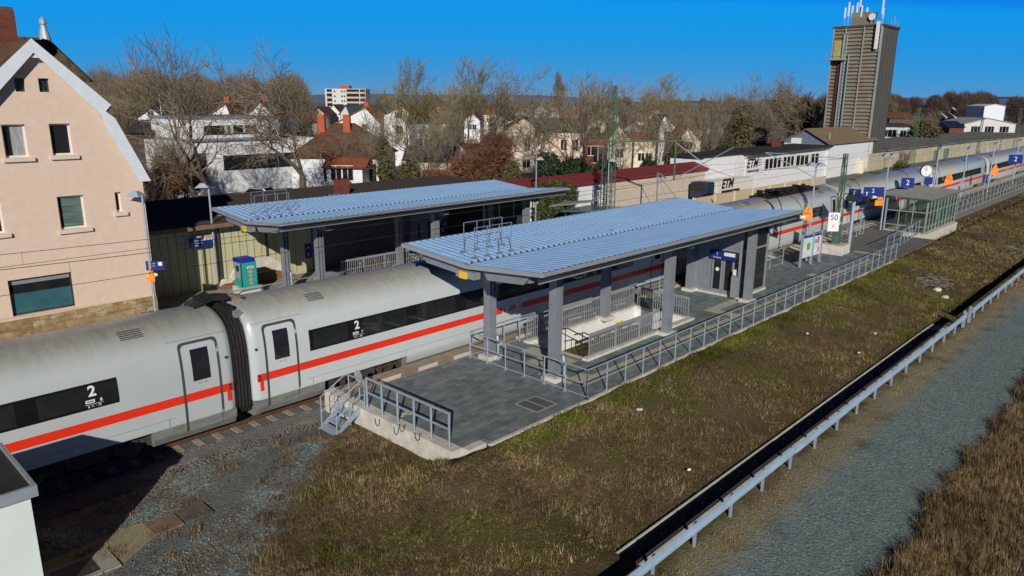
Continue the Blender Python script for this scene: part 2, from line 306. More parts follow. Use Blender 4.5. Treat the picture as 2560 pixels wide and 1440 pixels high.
# grey ballast bed under both tracks
bl=M('track_ballast',(.15,.155,.15),.95,0,.5,14,.8,30)
m=MB()
for yc in (0,4.9): m.prism([(-60,yc-2.2,ZG+.004),(-60,yc-1.45,-.13),(-60,yc+1.45,-.13),(-60,yc+2.2,ZG+.004)],(330,0,0))
kind(m.build('ballast_bed',bl),'structure')
railm=M('rusty_rail',(.115,.055,.035),.7,.2,.25,4); sleeperm=M('concrete_sleeper',(.36,.31,.23),.9,0,.25,3,.3,30)
def track(yc,label,x0,x1,ns,xs):
    t=thing('railway_track',label,'railway track',(x0,yc,-.13),0,'railway tracks')
    for sy in (-1,1):
        y=yc+sy*.75; m=MB()
        pr=[(-.06,-.12),(.06,-.12),(.06,-.10),(.012,-.085),(.012,-.035),(.035,-.025),(.035,.0),(-.035,.0),(-.035,-.025),(-.012,-.035),(-.012,-.085),(-.06,-.10)]
        m.prism([(x0,y+a,b) for a,b in pr],(x1-x0,0,0)); m.build('rail',railm,t)
    for i in range(ns):
        x=xs+i*.62; m=MB(); m.prism([(x-.13,yc-1.3,-.20),(x-.10,yc-1.3,-.11),(x+.10,yc-1.3,-.11),(x+.13,yc-1.3,-.20)],(0,2.6,0)); m.build('sleeper',sleeperm,t)
    return t
track(0,'rusty railway track under the standing white train','' or -60,250,34,-12); track(4.9,'railway track between the train and the house',-60,250,12,-9)
# near platform
def pbox(name,boxes,mt,z1=ZP,z0=ZG):
    m=MB()
    for x0,y0,x1,y1 in boxes: m.box(x0,y0,z0,x1,y1,z1)
    return kind(m.build(name,mt),'structure')
SX0,SX1,SY0,SY1=11.3,18.9,-6.0,-3.25
pbox('platform',[(3.05,-8.15,SX0,-2.6),(SX0,SY1,SX1,-2.6),(SX0,-8.5,SX1,SY0),(SX1,-8.5,40.3,-2.6),(3.9,-8.5,SX0,-8.15)],paving)
pbox('platform_edge',[(3.05,-2.598,165,-1.66)],edgestone)
pbox('platform_wall',[(2.66,-8.15,3.048,-1.66),(3.05,-8.42,3.75,-8.152),(3.75,-8.62,40.3,-8.502)],concrete,ZP+.012)
pbox('far_platform_pavement',[(40.302,-5.6,165,-2.602)],asphalt,ZP-.01)
pbox('ramp_pavement',[(40.302,-8.3,50,-5.602)],asphalt,ZP-.03)
m=MB()   # white safety marks along the edge, tactile strips
for i in range(13):
    x=4.3+i*1.75; m.poly((x,-2.52,ZP+.004),(x+.95,-2.52,ZP+.004),(x+1.25,-2.2,ZP+.004),(x+.3,-2.2,ZP+.004))
for i in range(130):
    x=27.2+i*.95; m.poly((x,-2.95,ZP+.004),(x+.42,-2.95,ZP+.004),(x+1.0,-1.95,ZP+.004),(x+.58,-1.95,ZP+.004))
kind(m.build('platform_marking',edgemark),'structure')
m=MB(); z=ZP+.004
def tp(x0,y0,x1,y1): m.poly((x0,y0,z),(x1,y0,z),(x1,y1,z),(x0,y1,z))
tp(9.2,-7.75,39,-7.25); tp(8.95,-7.248,9.45,-5.75); tp(9.452,-7.248,10.2,-6.85); tp(20.8,-7.248,21.4,-6.3); tp(20.8,-6.298,23.9,-5.8); tp(31.6,-7.248,32.4,-6.3); tp(10.35,-5.95,11.1,-3.6); tp(9.6,-5.2,10.348,-4.6); tp(40.6,-7.6,41.3,-5.7)
kind(m.build('tactile_paving',tactile),'structure')
# far platform (track one side)
pbox('opposite_platform',[(-40,7.0,36,15.4)],concreted,.30)
pbox('opposite_platform_edge',[(-40,6.6,36,6.998)],edgestone,.31)
m=MB(); z=.306; tp(-40,12.9,36,13.2); tp(4.6,12.2,6.0,12.88); tp(3.9,11.6,4.9,12.18); kind(m.build('opposite_platform_tactile_strip',tactile),'structure')
# concrete slabs on the ground in the corner
def slab(name,label,cat,x0,y0,x1,y1,mt,z=ZG+.05,group=None):
    m=MB(); m.box(x0,y0,ZG-.05,x1,y1,z); return tag(m.build(name,mt,bevel=.01),label,cat,group)
woodm=M('weathered_cover_plate',(.20,.14,.09),.9,0,.45,3,.3,20)
slab('cover_plate','lighter weathered cover plate set in the gravel nearest the white cabin','cover plate',-4.36,-5.1,-3.62,-4.42,woodm,group='weathered cover plates in the gravel')
slab('cover_plate','darker weathered cover plate in the gravel towards the platform end','cover plate',-3.58,-5.08,-2.86,-4.40,M('dark_weathered_plate',(.12,.10,.08),.9,0,.45,3),group='weathered cover plates in the gravel')
m=MB(); m.poly((-7.5,-5.9,ZG+.006),(-5.6,-5.9,ZG+.006),(-4.2,-5.0,ZG+.006),(-4.35,-4.2,ZG+.006),(-7.5,-4.4,ZG+.006)); kind(m.build('sandy_path',M('sand',(.30,.27,.16),.95,0,.2,10,.4,40)),'structure')
t=thing('manhole_cover','dark square manhole cover in a grey frame in the cabin shadow','manhole',(-5.9,-5.3,ZG))
m=MB(); m.box(-6.75,-5.75,ZG-.05,-5.35,-4.8,ZG+.04); m.build('frame',concreted,t); m=MB(); m.box(-6.6,-5.6,ZG+.03,-5.75,-4.95,ZG+.05); m.build('cover',darkmetal,t)
t=thing('access_cover','square access cover framed into the dark platform paving','manhole',(6.0,-7.6,ZP))
m=MB(); c=at(1340,1010,'Z',ZP); cx,cy=c.x,c.y
for a,b,cc,d in ((-.5,-.5,.5,-.44),(-.5,.44,.5,.5),(-.5,-.44,-.44,.44),(.44,-.44,.5,.44),(-.03,-.44,.03,.44)): m.box(cx+a,cy+b,ZP,cx+cc,cy+d,ZP+.008)
m.build('frame',concreted,t); m=MB(); m.box(cx-.44,cy-.44,ZP,cx+.44,cy+.44,ZP+.005); m.build('cover',M('paver_infill',(.10,.105,.11),.9),t)
# cross painted on paving
m=MB(); c=at(1012,1035,'Z',ZP); m.obox((c.x,c.y,ZP+.004),Vector((.22,.12,0)),Vector((-.02,.04,0)),(0,0,.001)); m.obox((c.x,c.y,ZP+.007),Vector((.12,-.2,0)),Vector((.04,.02,0)),(0,0,.001)); kind(m.build('cross_marking',M('marking_yellow_green',(.55,.65,.30),.8)),'structure')
# ---------------------------------------------------------------- railings
def railing(label,pts,step,h=1.02,mt=galv,group='platform railings',mid=True,bottom=True,bal=0,name='railing',r=.026,cat='railing'):
    pts=[Vector(p) for p in pts]; t=thing(name,label,cat,pts[0],0,group); n=0
    for a,b in zip(pts[:-1],pts[1:]):
        L=(b-a).length; k=max(1,round(L/step))
        for i in range(k+(1 if b==pts[-1] else 0)):
            p=a+(b-a)*(i/k); m=MB(); m.tube([p,p+UP*h],r,6); m.box(p.x-.06,p.y-.06,p.z,p.x+.06,p.y+.06,p.z+.012); m.build('post',mt,t)
        for zz,nm in ((h,'top_rail'),(h*.52,'mid_rail'),(.07,'bottom_rail')):
            if (nm=='mid_rail' and not mid) or (nm=='bottom_rail' and not bottom): continue
            m=MB(); m.tube([a+UP*zz,b+UP*zz],r*(1.1 if nm=='top_rail' else .8),6); m.build(nm,mt,t)
        if bal:
            m=MB(); k=int(L/bal)
            for i in range(1,k):
                p=a+(b-a)*(i/k); m.bar(p+UP*.08,p+UP*(h-.03),.022,.035)
            m.bar(a+UP*(h-.04),b+UP*(h-.04),.05,.09); m.build('balusters',mt,t)
    return t
Z=ZP+.01
railing('long galvanised railing along the weedy back edge of the platform',[(8.35,-8.5,Z),(40.2,-8.5,Z)],1.08,bottom=False)
railing('galvanised railing crossing the paving in front of the canopy columns',[(8.45,-2.75,Z),(8.35,-8.5,Z)],1.0)
railing('short galvanised railing along the platform edge beside the stairs',[(8.5,-2.72,Z),(12.2,-2.72,Z)],1.0)
railing('heavy railing on the concrete end wall of the platform',[(2.83,-3.9,Z),(2.83,-7.85,Z)],.82,r=.036,bottom=False)
railing('galvanised railing behind the stairwell towards the lift',[(18.9,-2.85,Z),(22.9,-2.85,Z)],1.3)
railing('railing beside the grass strip right of the glazed lift',[(28.2,-4.0,Z),(33.6,-4.0,Z)],1.7,mt=galvd)
railing('railing at the foot of the striped platform edge past the concrete block',[(38.8,-4.1,Z),(48.5,-3.7,Z)],1.6,mt=galvd)
railing('railing of the ramp in front of the glass shelter',[(42.6,-7.2,Z),(45.5,-7.2,Z),(54,-6.5,Z)],1.2,mt=galv)
railing('far railing along the back of the distant platform',[(61,-6.0,Z),(150,-6.0,Z)],1.6,mt=galvd)
railing('second far railing on the distant platform ramp',[(62,-5.2,Z),(110,-5.0,Z)],1.9,mt=galvd)
railing('low railing on the opposite platform in front of the pink house',[(-25,9.6,.3),(2.6,9.6,.3)],2.0,h=.95,mt=galvd)
railing('low railing beside the ticket machine behind the train',[(6.0,12.0,.3),(12.4,12.0,.3)],1.6,h=.6)
railing('barred railing of the opposite stairwell with bicycles behind',[(12.6,12.1,.3),(21.5,12.1,.3)],1.5,h=1.15,mt=greymetal,bal=.13)
bm=greymetal
railing('barred stairwell railing on the train side of the stairs',[(SX0,SY1+.14,Z),(SX1,SY1+.14,Z)],1.9,h=1.05,mt=bm,bal=.125,group='barred stairwell railings')
railing('barred stairwell railing on the grass side of the stairs',[(SX0+.2,SY0-.14,Z),(16.6,SY0-.14,Z)],1.8,h=1.0,mt=bm,bal=.125,group='barred stairwell railings')
railing('barred railing across the back of the stairwell',[(SX1+.14,SY1,Z),(SX1+.14,SY0,Z)],1.4,h=1.0,mt=bm,bal=.125,group='barred stairwell railings')
# stairwell
t=thing('stairwell','white walled stairwell going down under the canopy','stairs',(SX0,SY0,ZP))
m=MB(); zb=-3.2
m.box(SX0,SY1-.06,zb,SX1,SY1,ZP); m.box(SX0,SY0,zb,SX1,SY0+.06,ZP); m.box(SX1-.06,SY0+.06,zb,SX1,SY1-.06,ZP); m.build('wall',M('white_stair_wall',(.80,.80,.78),.7,0,.05),t)
m=MB(); m.box(SX0-.05,SY1,ZP-.1,SX1+.25,SY1+.28,ZP+.1); m.box(SX0-.05,SY0-.28,ZP-.1,SX1+.25,SY0,ZP+.1); m.box(SX1,SY0,ZP-.1,SX1+.25,SY1,ZP+.1); m.build('kerb',concrete,t)
for i in range(20):
    x=SX0+i*.3; zz=ZP-.02-i*.165; m=MB(); m.box(x,SY0+.07,zz-.5,x+.31,SY1-.07,zz); m.build('step',concrete,t)
for a,b,cc in ((15.6,16.6,-.1),(17.2,17.8,.2)):
    m=MB(); m.box(a,SY1-.075,cc-.8,b,SY1-.061,cc); m.build('tile_panel',M('yellow_wall_tile',(.75,.55,.06),.5),t)
for sy in (SY0+.35,SY0+1.2):
    m=MB(); m.tube([(SX0-.1,sy,ZP+.95),(SX0+.5,sy,ZP+.9),(SX0+5,sy,ZP-1.6)],.025,6); m.tube([(SX0+.4,sy,ZP+.9),(SX0+.4,sy,ZP-.2)],.02,6); m.tube([(SX0+2.2,sy,ZP),(SX0+2.2,sy,ZP-1.3)],.02,6); m.build('handrail',darkmetal,t)
# steel steps at the platform end
t=thing('steel_steps','small galvanised steel steps up to the concrete platform end','steps',(2.1,-3.2,ZG))
m=MB()
for i in range(2): m.box(1.95+i*.34,-3.72,.08+i*.22,2.32+i*.34,-2.92,.12+i*.22)
m.box(1.62,-3.72,-.06,1.98,-2.92,-.02); m.build('tread',galv,t)
for y in (-3.76,-2.90):
    m=MB(); m.prism([(1.62,y,-.12),(1.80,y,-.12),(2.66,y,.40),(2.66,y,.56),(2.52,y,.56)],(0,.03,0)); m.build('stringer',galv,t)
    m=MB(); m.tube([(1.75,y,-.05),(1.75,y,.95),(2.62,y,1.42),(2.83,y,1.42),(2.83,y,.56)],.022,6); m.tube([(1.75,y,.45),(2.62,y,.98),(2.83,y,.98)],.018,6); m.tube([(2.25,y,.3),(2.25,y,1.22)],.02,6); m.build('handrail',galv,t)
m=MB(); m.tube([(2.83,-2.90,1.42),(2.83,-3.76,1.42)],.022,6); m.build('gate_bar',galv,t)
t=thing('sign_disc','round grey back of a small sign disc at the platform end','sign',(3.0,-2.5,ZP)); c=at(897,940,'X',3.0)
m=MB(); m.tube([(3.0,c.y,ZP),(3.0,c.y,c.z)],.025,6); m.build('post',galv,t); m=MB(); m.tube([(2.99,c.y,c.z),(2.96,c.y,c.z)],.2,14); m.build('disc',galvd,t)
# exposed cable loops on the wall
for i,(px,py) in enumerate(((945,1054),(992,1075),(1006,1068),(1045,1090))):
    c=at(px,py,'X',2.64); m=MB(); m.tube([c+Vector((-.01,.14,.06)),c+Vector((-.02,.1,-.1)),c+Vector((-.02,0,-.15)),c+Vector((-.02,-.08,-.08)),c+Vector((-.01,-.1,.12))],.012,5)
    tag(m.build('cable_loop',black),['black cable loop on the platform wall nearest the steel steps','left of the two close black cable loops on the platform wall','right of the two close black cable loops on the platform wall','black cable loop on the platform wall farthest from the steps'][i],'cable','cable loops on the end wall')
# ---------------------------------------------------------------- canopies
def canopy(label,x0,x1,yc,zv,ze,zp,colx,group='ribbed platform canopies',gl=''):
    t=thing('platform_canopy',label,'canopy',(x0,yc,zp),0,group); h=3.38
    for sy in (1,-1):
        def pt(x,u,dz=0): return (x,yc+sy*u,zv+(ze-zv)*u/h+dz)
        # ribbed deck: trapezoid ribs running across
        rows=[[],[]]; x=x0+.12
        n=int((x1-x0-.24)/.30)
        for i in range(n+1):
            xx=x+i*(x1-x0-.24)/n
            for dx,dz in ((-.15,0),(-.095,0),(-.045,.07),(.045,.07),(.095,0)):
                X=min(max(xx+dx,x0+.1),x1-.1)
                rows[0].append(pt(X,.12,dz)); rows[1].append(pt(X,h-.08,dz))
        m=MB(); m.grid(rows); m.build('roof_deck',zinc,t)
        m=MB(); a=[pt(x0,.0,-.09),pt(x0,h,-.09),pt(x0,h,.05),pt(x0,0,.05)]; m.prism(a,(.1,0,0)); m.prism([(x1-.1,p[1],p[2]) for p in a],(.1,0,0))
        m.prism([pt(x0+.1,h-.09,-.075),pt(x0+.1,h,-.075),pt(x0+.1,h,.05),pt(x0+.1,h-.09,.05)],(x1-x0-.2,0,0)); m.build('edge_flashing',zincflat,t)
        m=MB(); m.prism([pt(x0+.1,.0,-.13),pt(x0+.1,h-.1,-.13),pt(x0+.1,h-.1,-.08),pt(x0+.1,0,-.08)],(x1-x0-.2,0,0)); m.build('soffit',greymetal,t); m=MB(); m.prism([pt(x0+.15,h-.30,-.30),pt(x0+.15,h-.26,-.30),pt(x0+.15,h-.26,-.132),pt(x0+.15,h-.30,-.132)],(x1-x0-.3,0,0)); m.build('eaves_shade',darkmetal,t); m=MB(); m.prism([pt(x0+.15,h-.31,-.34),pt(x0+.15,h-.24,-.34),pt(x0+.15,h-.24,-.302),pt(x0+.15,h-.31,-.302)],(x1-x0-.3,0,0)); m.build('eaves_rail',zincflat,t)  # dark strip stands in for the soffit shade below the flashing
        # end beams (tapered grey boxes) and eaves beam
        for xa,sg in ((x0+.28,1),(x1-.28,-1)):
            m=MB(); m.prism([pt(xa,.55,-.16),pt(xa,h-.75,-.16),pt(xa,h-1.05,-.46),pt(xa,.75,-.46)],(sg*.12,0,0)); m.build('end_beam',colmetal,t)
        m=MB(); yb=h-.95; m.prism([pt(x0+.42,yb-.08,-.42),pt(x0+.42,yb+.08,-.42),pt(x0+.42,yb+.08,-.145),pt(x0+.42,yb-.08,-.145)],(x1-x0-.84,0,0)); m.build('purlin',colmetal,t)
    m=MB(); m.box(x0+.02,yc-.16,zv-.05,x1-.02,yc+.16,zv+.012); m.box(x0+.1,yc-.012,zv+.014,x1-.1,yc+.012,zv+.05); m.build('valley_gutter',zincflat,t)
    for xc in colx:
        m=MB(); m.box(xc-.16,yc-2.6,zv-.42,xc+.16,yc+2.6,zv-.21); m.build('cross_beam',colmetal,t)
        for dy in (1.62,-1.62):
            y=yc+dy; z1=zv-.425
            m=MB(); m.box(xc-.17,y-.17,zp+.1,xc-.13,y+.17,z1); m.box(xc+.13,y-.17,zp+.1,xc+.17,y+.17,z1); m.box(xc-.128,y-.03,zp+.1,xc+.128,y+.03,z1); m.box(xc-.05,y-.16,zp+.1,xc+.05,y-.032,z1); m.build('column',colmetal,t)
            m=MB(); m.box(xc-.33,y-.33,zp,xc+.33,y+.33,zp+.16); m.build('pedestal',concrete,t,bevel=.02)
    # rooftop guard rails by the hatch
    for yy,xa,xb in ((yc+.35,x0+.75,x0+2.55),(yc+1.15,x0+1.0,x0+2.9)):
        m=MB(); zz=zv+.06+abs(yy-yc)*(ze-zv)/h
        k=3
        for i in range(k+1):
            X=xa+(xb-xa)*i/k; m.tube([(X,yy,zz),(X,yy,zz+1.05)],.015,5); m.box(X-.1,yy-.08,zz,X+.1,yy+.08,zz+.05)
        m.tube([(xa,yy,zz+1.05),(xb,yy,zz+1.05)],.015,5); m.build('roof_guard_rail',M('roof_rail_steel',(.24,.31,.40),.5,.3) if 'roof_rail_steel' not in bpy.data.materials else bpy.data.materials['roof_rail_steel'],t)
    m=MB()
    for i in range(3): m.tube([(x0+3.3+i*5.5,yc+.45,zv+.06),(x0+3.3+i*5.5,yc+.45,zv+.24)],.03,6); m.box(x0+3.2+i*5.5,yc+.36,zv+.05,x0+3.4+i*5.5,yc+.54,zv+.11)
    m.build('roof_anchor',galvd,t)
    m=MB(); m.box(x0-.02,yc-.05,zv-.44,x0+.02,yc+.30,zv-.2); o=m.build('warning_sign',yellow,t)
    m=MB(); m.tube([(x0+.05,yc+.5,zv-.3),(x0+.4,yc+.5,zv-.3)],.03,6); m.box(x0+.02,yc-.4,zv-.42,x0+.3,yc+.5,zv-.18); m.build('end_bracket',greymetal,t)
    m=MB(); xc=colx[0]-.28
    for dy in (1.62,-1.62):
        y=yc+dy-.1*(1 if dy>0 else 1); m.tube([(xc+.45,y,1.55),(xc+.3,y-.28,1.5),(xc+.3,y-.32,1.3),(xc+.3,y-.32,zp+.02)],.05,8)
    m.build('downpipe',galv,t)
    return t
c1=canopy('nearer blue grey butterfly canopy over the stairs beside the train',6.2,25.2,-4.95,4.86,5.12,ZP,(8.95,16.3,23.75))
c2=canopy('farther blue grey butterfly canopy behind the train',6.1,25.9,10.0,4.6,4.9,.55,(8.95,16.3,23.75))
# ---------------------------------------------------------------- lift under the near canopy
t=thing('lift_shaft','glazed grey lift shaft with double doors under the canopy end','lift',(24.0,-6.0,ZP))
x0,x1,y0,y1,z1=23.95,26.9,-6.0,-3.4,4.35
m=MB(); m.box(x0-.05,y0-.05,ZP,x1+.05,y1+.05,ZP+.1); m.build('plinth',concrete,t)
m=MB()
for x in (x0,x1-.14):
    for y in (y0,y1-.14): m.box(x,y,ZP+.1,x+.14,y+.14,z1)
for zz in (ZP+.1,2.9,z1-.14):
    m.box(x0+.14,y0+.01,zz,x1-.14,y0+.11,zz+.1); m.box(x0+.14,y1-.11,zz,x1-.14,y1-.01,zz+.1); m.box(x0+.01,y0+.14,zz,x0+.11,y1-.14,zz+.1); m.box(x1-.11,y0+.14,zz,x1-.01,y1-.14,zz+.1)
m.build('frame',greymetal,t)
for a in ((x0+.14,y0+.05,x1-.14,y0+.065),(x0+.14,y1-.065,x1-.14,y1-.05),(x1-.065,y0+.14,x1-.05,y1-.14)):
    m=MB(); m.box(a[0],a[1],ZP+.2,a[2],a[3],2.9); m.box(a[0],a[1],3.0,a[2],a[3],z1-.14); m.build('glass_pane',liftglass,t)
m=MB(); m.box(x0+.14,y0+.14,z1-.02,x1-.14,y1-.14,z1+.06); m.build('roof',greymetal,t)
m=MB(); m.box(x0+.02,-4.35,ZP+.2,x0+.06,y1-.14,2.9); m.box(x0+.03,y0+.14,3.0,x0+.06,y1-.14,z1-.14); m.build('wall_panel',colmetal,t)
for ya,yb in ((-5.0,-4.40),(-5.62,-5.03)):
    m=MB(); m.box(x0+.02,ya,ZP+.12,x0+.06,ya+.1,2.75); m.box(x0+.02,yb-.1,ZP+.12,x0+.06,yb,2.75); m.box(x0+.02,ya+.1,ZP+.12,x0+.06,yb-.1,ZP+.3); d=m.build('door',greymetal,t)
    m=MB(); m.box(x0+.03,ya+.1,ZP+.3,x0+.045,yb-.1,2.75); m.build('door_pane',glassdark,d)
m=MB(); m.tube([(x0+.015,-4.72,1.9),(x0+.0,-4.72,1.9)],.1,14); m.build('sticker',signwhite,t)
m=MB(); m.box(x0-.12,-5.72,2.45,x0-.02,-4.3,2.87); s=m.build('lift_sign',signblue,t)
txt('1',.26,(x0-.123,-4.72,2.72),(0,-1,0),(0,0,1),signwhite,t); txt('Ausgang',.13,(x0-.123,-4.72,2.54),(0,-1,0),(0,0,1),signwhite,t)
m=MB(); m.box(x0-.125,-5.7,2.66,x0-.121,-5.1,2.84); m.build('sign_panel',signwhite,t)
m=MB(); m.box(x0-.32,-6.0,ZP+.1,x0-.05,-5.68,1.75); m.build('call_panel',greymetal,t); m=MB(); m.box(x0-.325,-5.93,1.8,x0-.32,-5.75,2.1); m.build('notice',signwhite,t)
# ---------------------------------------------------------------- guard rail and cable trough
t=thing('guard_rail','long galvanised guard rail along the gravel path','guard rail',(2.5,-15.05,ZG))
zt=.46; YG=-14.86
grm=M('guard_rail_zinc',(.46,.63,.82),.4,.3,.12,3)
def beam(x0,x1):
    pr=[(0,zt-.26),(-.045,zt-.23),(-.045,zt-.175),(0,zt-.145),(0,zt-.115),(-.045,zt-.085),(-.045,zt-.03),(0,zt)]; x=x0
    while x<x1-.1:     # overlapped rail lengths, slightly out of line
        L=min(4.0,x1-x); d0=.012*rng.normal(); d1=.012*rng.normal(); m=MB()
        m.grid([[(x,YG+a+d0,b_) for a,b_ in pr],[(x+L+.18,YG+a+d1,b_+.006) for a,b_ in pr]]); m.grid([[(x,YG+.012+a+d0,b_) for a,b_ in reversed(pr)],[(x+L+.18,YG+.012+a+d1,b_+.006) for a,b_ in reversed(pr)]]); m.build('beam',grm,t); x+=L
beam(-6,29.6); beam(30.7,78)
for i in range(46):
    x=-4.6+i*1.82
    if 29.7<x<30.6: continue
    m=MB(); m.box(x-.035,YG+.03,ZG,x+.035,YG+.09,zt-.03); m.build('post',galv,t)
for x in (29.6,30.7): m=MB(); m.box(x-.06,YG-.02,ZG,x+.06,YG+.1,zt+.12); m.build('end_post',galv,t)
t=thing('cable_trough','flat concrete cable trough with shade-darkened covers beside the guard rail','cable trough',(2,-14,ZG))
m=MB(); m.box(-6,-13.70,ZG-.1,28,-13.65,ZG+.08); m.box(-6,-14.36,ZG-.1,28,-14.29,ZG+.08); m.box(28.0,-14.36,ZG-.1,28.9,-13.65,ZG+.07); m.build('channel',concrete,t)
tc=M('shaded_trough_cover',(.06,.063,.07),.8,0,.45,1.5,.2,20,stretch=(4,.3,1))  # guard rail shadow is put into the dark cover colour
for i in range(34):
    x=-6+i; m=MB(); m.box(x,-14.288,ZG-.05,x+.985,-13.702,ZG+.045+.006*rng.random()); c_=m.build('cover',tc,t)
    for dx in (.35,.62): m=MB(); m.tube([(x+dx,-13.98+.1*(dx>.5),ZG+.05),(x+dx,-13.98+.1*(dx>.5),ZG+.058)],.022,8); m.build('lifting_hole',signwhite,c_)
# ---------------------------------------------------------------- white cabin in the corner
t=thing('cabin','white cabin with flat dark roof in the lower corner','cabin',(-8.5,-5,ZG))
m=MB(); m.box(-12,-6.25,ZG,-6.95,-3.85,2.45); m.build('wall',M('cabin_wall',(.72,.80,.76),.6,0,.05,1,.1,80),t)
m=MB(); m.box(-12.2,-6.4,2.42,-6.83,-6.33,2.66); m.box(-6.90,-6.33,2.42,-6.83,-3.77,2.66); m.box(-12.2,-3.77,2.42,-6.83,-3.7,2.66); m.build('roof_edge',zincflat,t)
m=MB(); m.box(-12.1,-6.33,2.45,-6.9,-3.77,2.58); m.build('roof',M('cabin_roof_felt',(.025,.023,.024),.9,0,.4,1),t)
# ---------------------------------------------------------------- train
PROF=[(1.12,.22),(1.30,.30),(1.42,.52),(1.455,.80),(1.462,1.2),(1.462,1.95),(1.45,2.35),(1.405,2.80),(1.32,3.15),(1.20,3.42),(1.0,3.62),(.72,3.77),(.38,3.86),(0,3.89)]
def py(z):
    for (a,b),(c,d) in zip(PROF[:-1],PROF[1:]):
        if b<=z<=d: return a+(c-a)*(z-b)/(d-b)
    return 1.0
def nrm(z):
    for (a,b),(c,d) in zip(PROF[:-1],PROF[1:]):
        if b<=z<=d: L=math.hypot(c-a,d-b); return ((d-b)/L,-(c-a)/L)
    return (1,0)
def sidep(x,z,off):
    n=nrm(z); return (x,-(py(z)+n[0]*off),z+n[1]*off)
def patch(m,x0,x1,z0,z1,off):
    zs=sorted(set([z0,z1]+[b for a,b in PROF if z0<b<z1])); m.grid([[sidep(x,z,off) for z in zs] for x in (x0,x1)]); return m
tr=thing('train','long white high speed train with a red stripe standing at the platform','train',(0,0,0))
PIT=24.775
def car(k):
    xa=k*PIT+.29; xb=(k+1)*PIT-.29; m=MB()
    full=[(-a,b) for a,b in PROF]+[(a,b) for a,b in reversed(PROF[:-1])]
    up=[(y,z) for y,z in full if z>=.80]
    rows=[]
    for x,s in ((xa,.90),(xa+.10,.975),(xa+.25,1.0),(xb-.25,1.0),(xb-.10,.975),(xb,.90)): rows.append([(x,y*s,.8+(z-.8)*(1-(1-s)*.35)) for y,z in up])
    m.grid(rows); m.poly(*rows[0]); m.poly(*reversed(rows[-1])); m.poly(rows[0][0],rows[0][-1],rows[-1][-1],rows[-1][0])
    body=m.build('carriage',trainw,tr,smooth=False); body.data.polygons.foreach_set('use_smooth',[True]*len(body.data.polygons))
    if k in (-1,0): body['label']='white carriage numbered '+('6' if k<0 else '7')
    md=body.modifiers.new('edge','EDGE_SPLIT'); md.split_angle=R(35)
    # skirts: full between bogies, short under doors
    low=[(y,z) for y,z in [(-a,b) for a,b in PROF[:4]]]
    for (u,v) in ((xa+.05,xa+2.55),(xa+6.1,xb-6.1),(xb-2.55,xb-.05)):
        m=MB(); r=[[(x,y,z) for y,z in low] for x in (u,v)]; m.grid(r); m.grid([[(x,-y,z) for y,z in low] for x in (u,v)]); m.poly(*[(u,y,z) for y,z in low],*[(u,-y,z) for y,z in reversed(low)]); m.poly(*[(v,y,z) for y,z in low],*[(v,-y,z) for y,z in reversed(low)])
        m.poly(r[0][0],r[1][0],(v,1.12,.22),(u,1.12,.22))
        z0=2 if v-u>4 else 3
        f=m; m=MB(); lo2=low[:z0+1]; m.grid([[(x,y,z) for y,z in lo2] for x in (u,v)]); m.grid([[(x,-y,z) for y,z in lo2] for x in (u,v)]); m.poly((u,-1.12,.22),(v,-1.12,.22),(v,1.12,.22),(u,1.12,.22)); m.poly(*[(u,y,z) for y,z in low],*[(u,-y,z) for y,z in reversed(low)]); m.poly(*[(v,y,z) for y,z in low],*[(v,-y,z) for y,z in reversed(low)]); m.build('underbelly',skirtm,body)
        if z0==2:
            hi=low[2:]; m=MB(); m.grid([[(x,y,z) for y,z in hi] for x in (u,v)]); m.grid([[(x,-y,z) for y,z in hi] for x in (u,v)]); m.build('skirt',trainw,body,smooth=True)
    for xc in (xa+4.3,xb-4.3):
        m=MB(); m.box(xc-1.75,-1.05,.42,xc+1.75,-.95,.72); m.box(xc-1.75,.95,.42,xc+1.75,1.05,.72); m.box(xc-.5,-1.2,.3,xc+.5,1.2,.78); m.box(xc-1.7,-.7,.15,xc+1.7,.7,.5)
        for dx in (-1.25,1.25):
            m.tube([(xc+dx,-1.12,.46),(xc+dx,1.12,.46)],.16,10)
            for q in (-.45,.45): m.box(xc+dx+q-.06,-1.15,.3,xc+dx+q+.06,-.98,.68)
        b=m.build('bogie',bogiem,body)
        m=MB()
        for dx in (-1.25,1.25):
            for y in (-.82,.68):
                m=MB(); m.tube([(xc+dx,y-.03,.46),(xc+dx,y,.46),(xc+dx,y,.46),(xc+dx,y+.14,.46)],[.33,.35,.46,.46],20); m.build('wheel',wheelm,body)
    # red stripe with logo gap
    lg=xa+(xb-xa)*.49; m=MB()
    for u,v in ((xa+.12,lg-.62),(lg+.62,xb-.12)): patch(m,u,v,1.42,1.68,.004)
    for u in (lg-.52,lg+.46): patch(m,u,u+.06,1.42,1.68,.004)
    for x in (xa+.18,xb-.33): patch(m,x+.02,x+.15,1.10,1.42,.004)
    m.build('stripe',red,body)
    txt('DB',.30,(lg,-1.475,1.55),(1,0,0),(0,0,1),red,body,bold=.008)
    m=MB(); patch(m,xa+2.05,xb-3.35,2.0,2.72,.004); wb=m.build('window_band',blackgloss,body)
    m=MB(); x=xa+2.2; i=0
    while x<xb-5.2:
        L=1.35 if i==0 else 1.95; patch(m,x,x+L,2.07,2.66,.008); x+=L+.5 if i else 2.0; i+=1
    m.build('window_pane',glassdark,body)
    mk=xb-4.0 if k==-1 else xa+3.95; cls='1' if k==1 else '2'
    if k==-1: pass
    n=nrm(2.5); upv=(0,n[1]*-1,1)
    def lab(s,size,dx,z,**kw): p=sidep(mk+dx,z,.014); nn=nrm(z); return txt(s,size,p,(1,0,0),(0,nn[1],nn[0]),signwhite,body,**kw)
    lab(cls,.40,0,2.49,bold=.012)
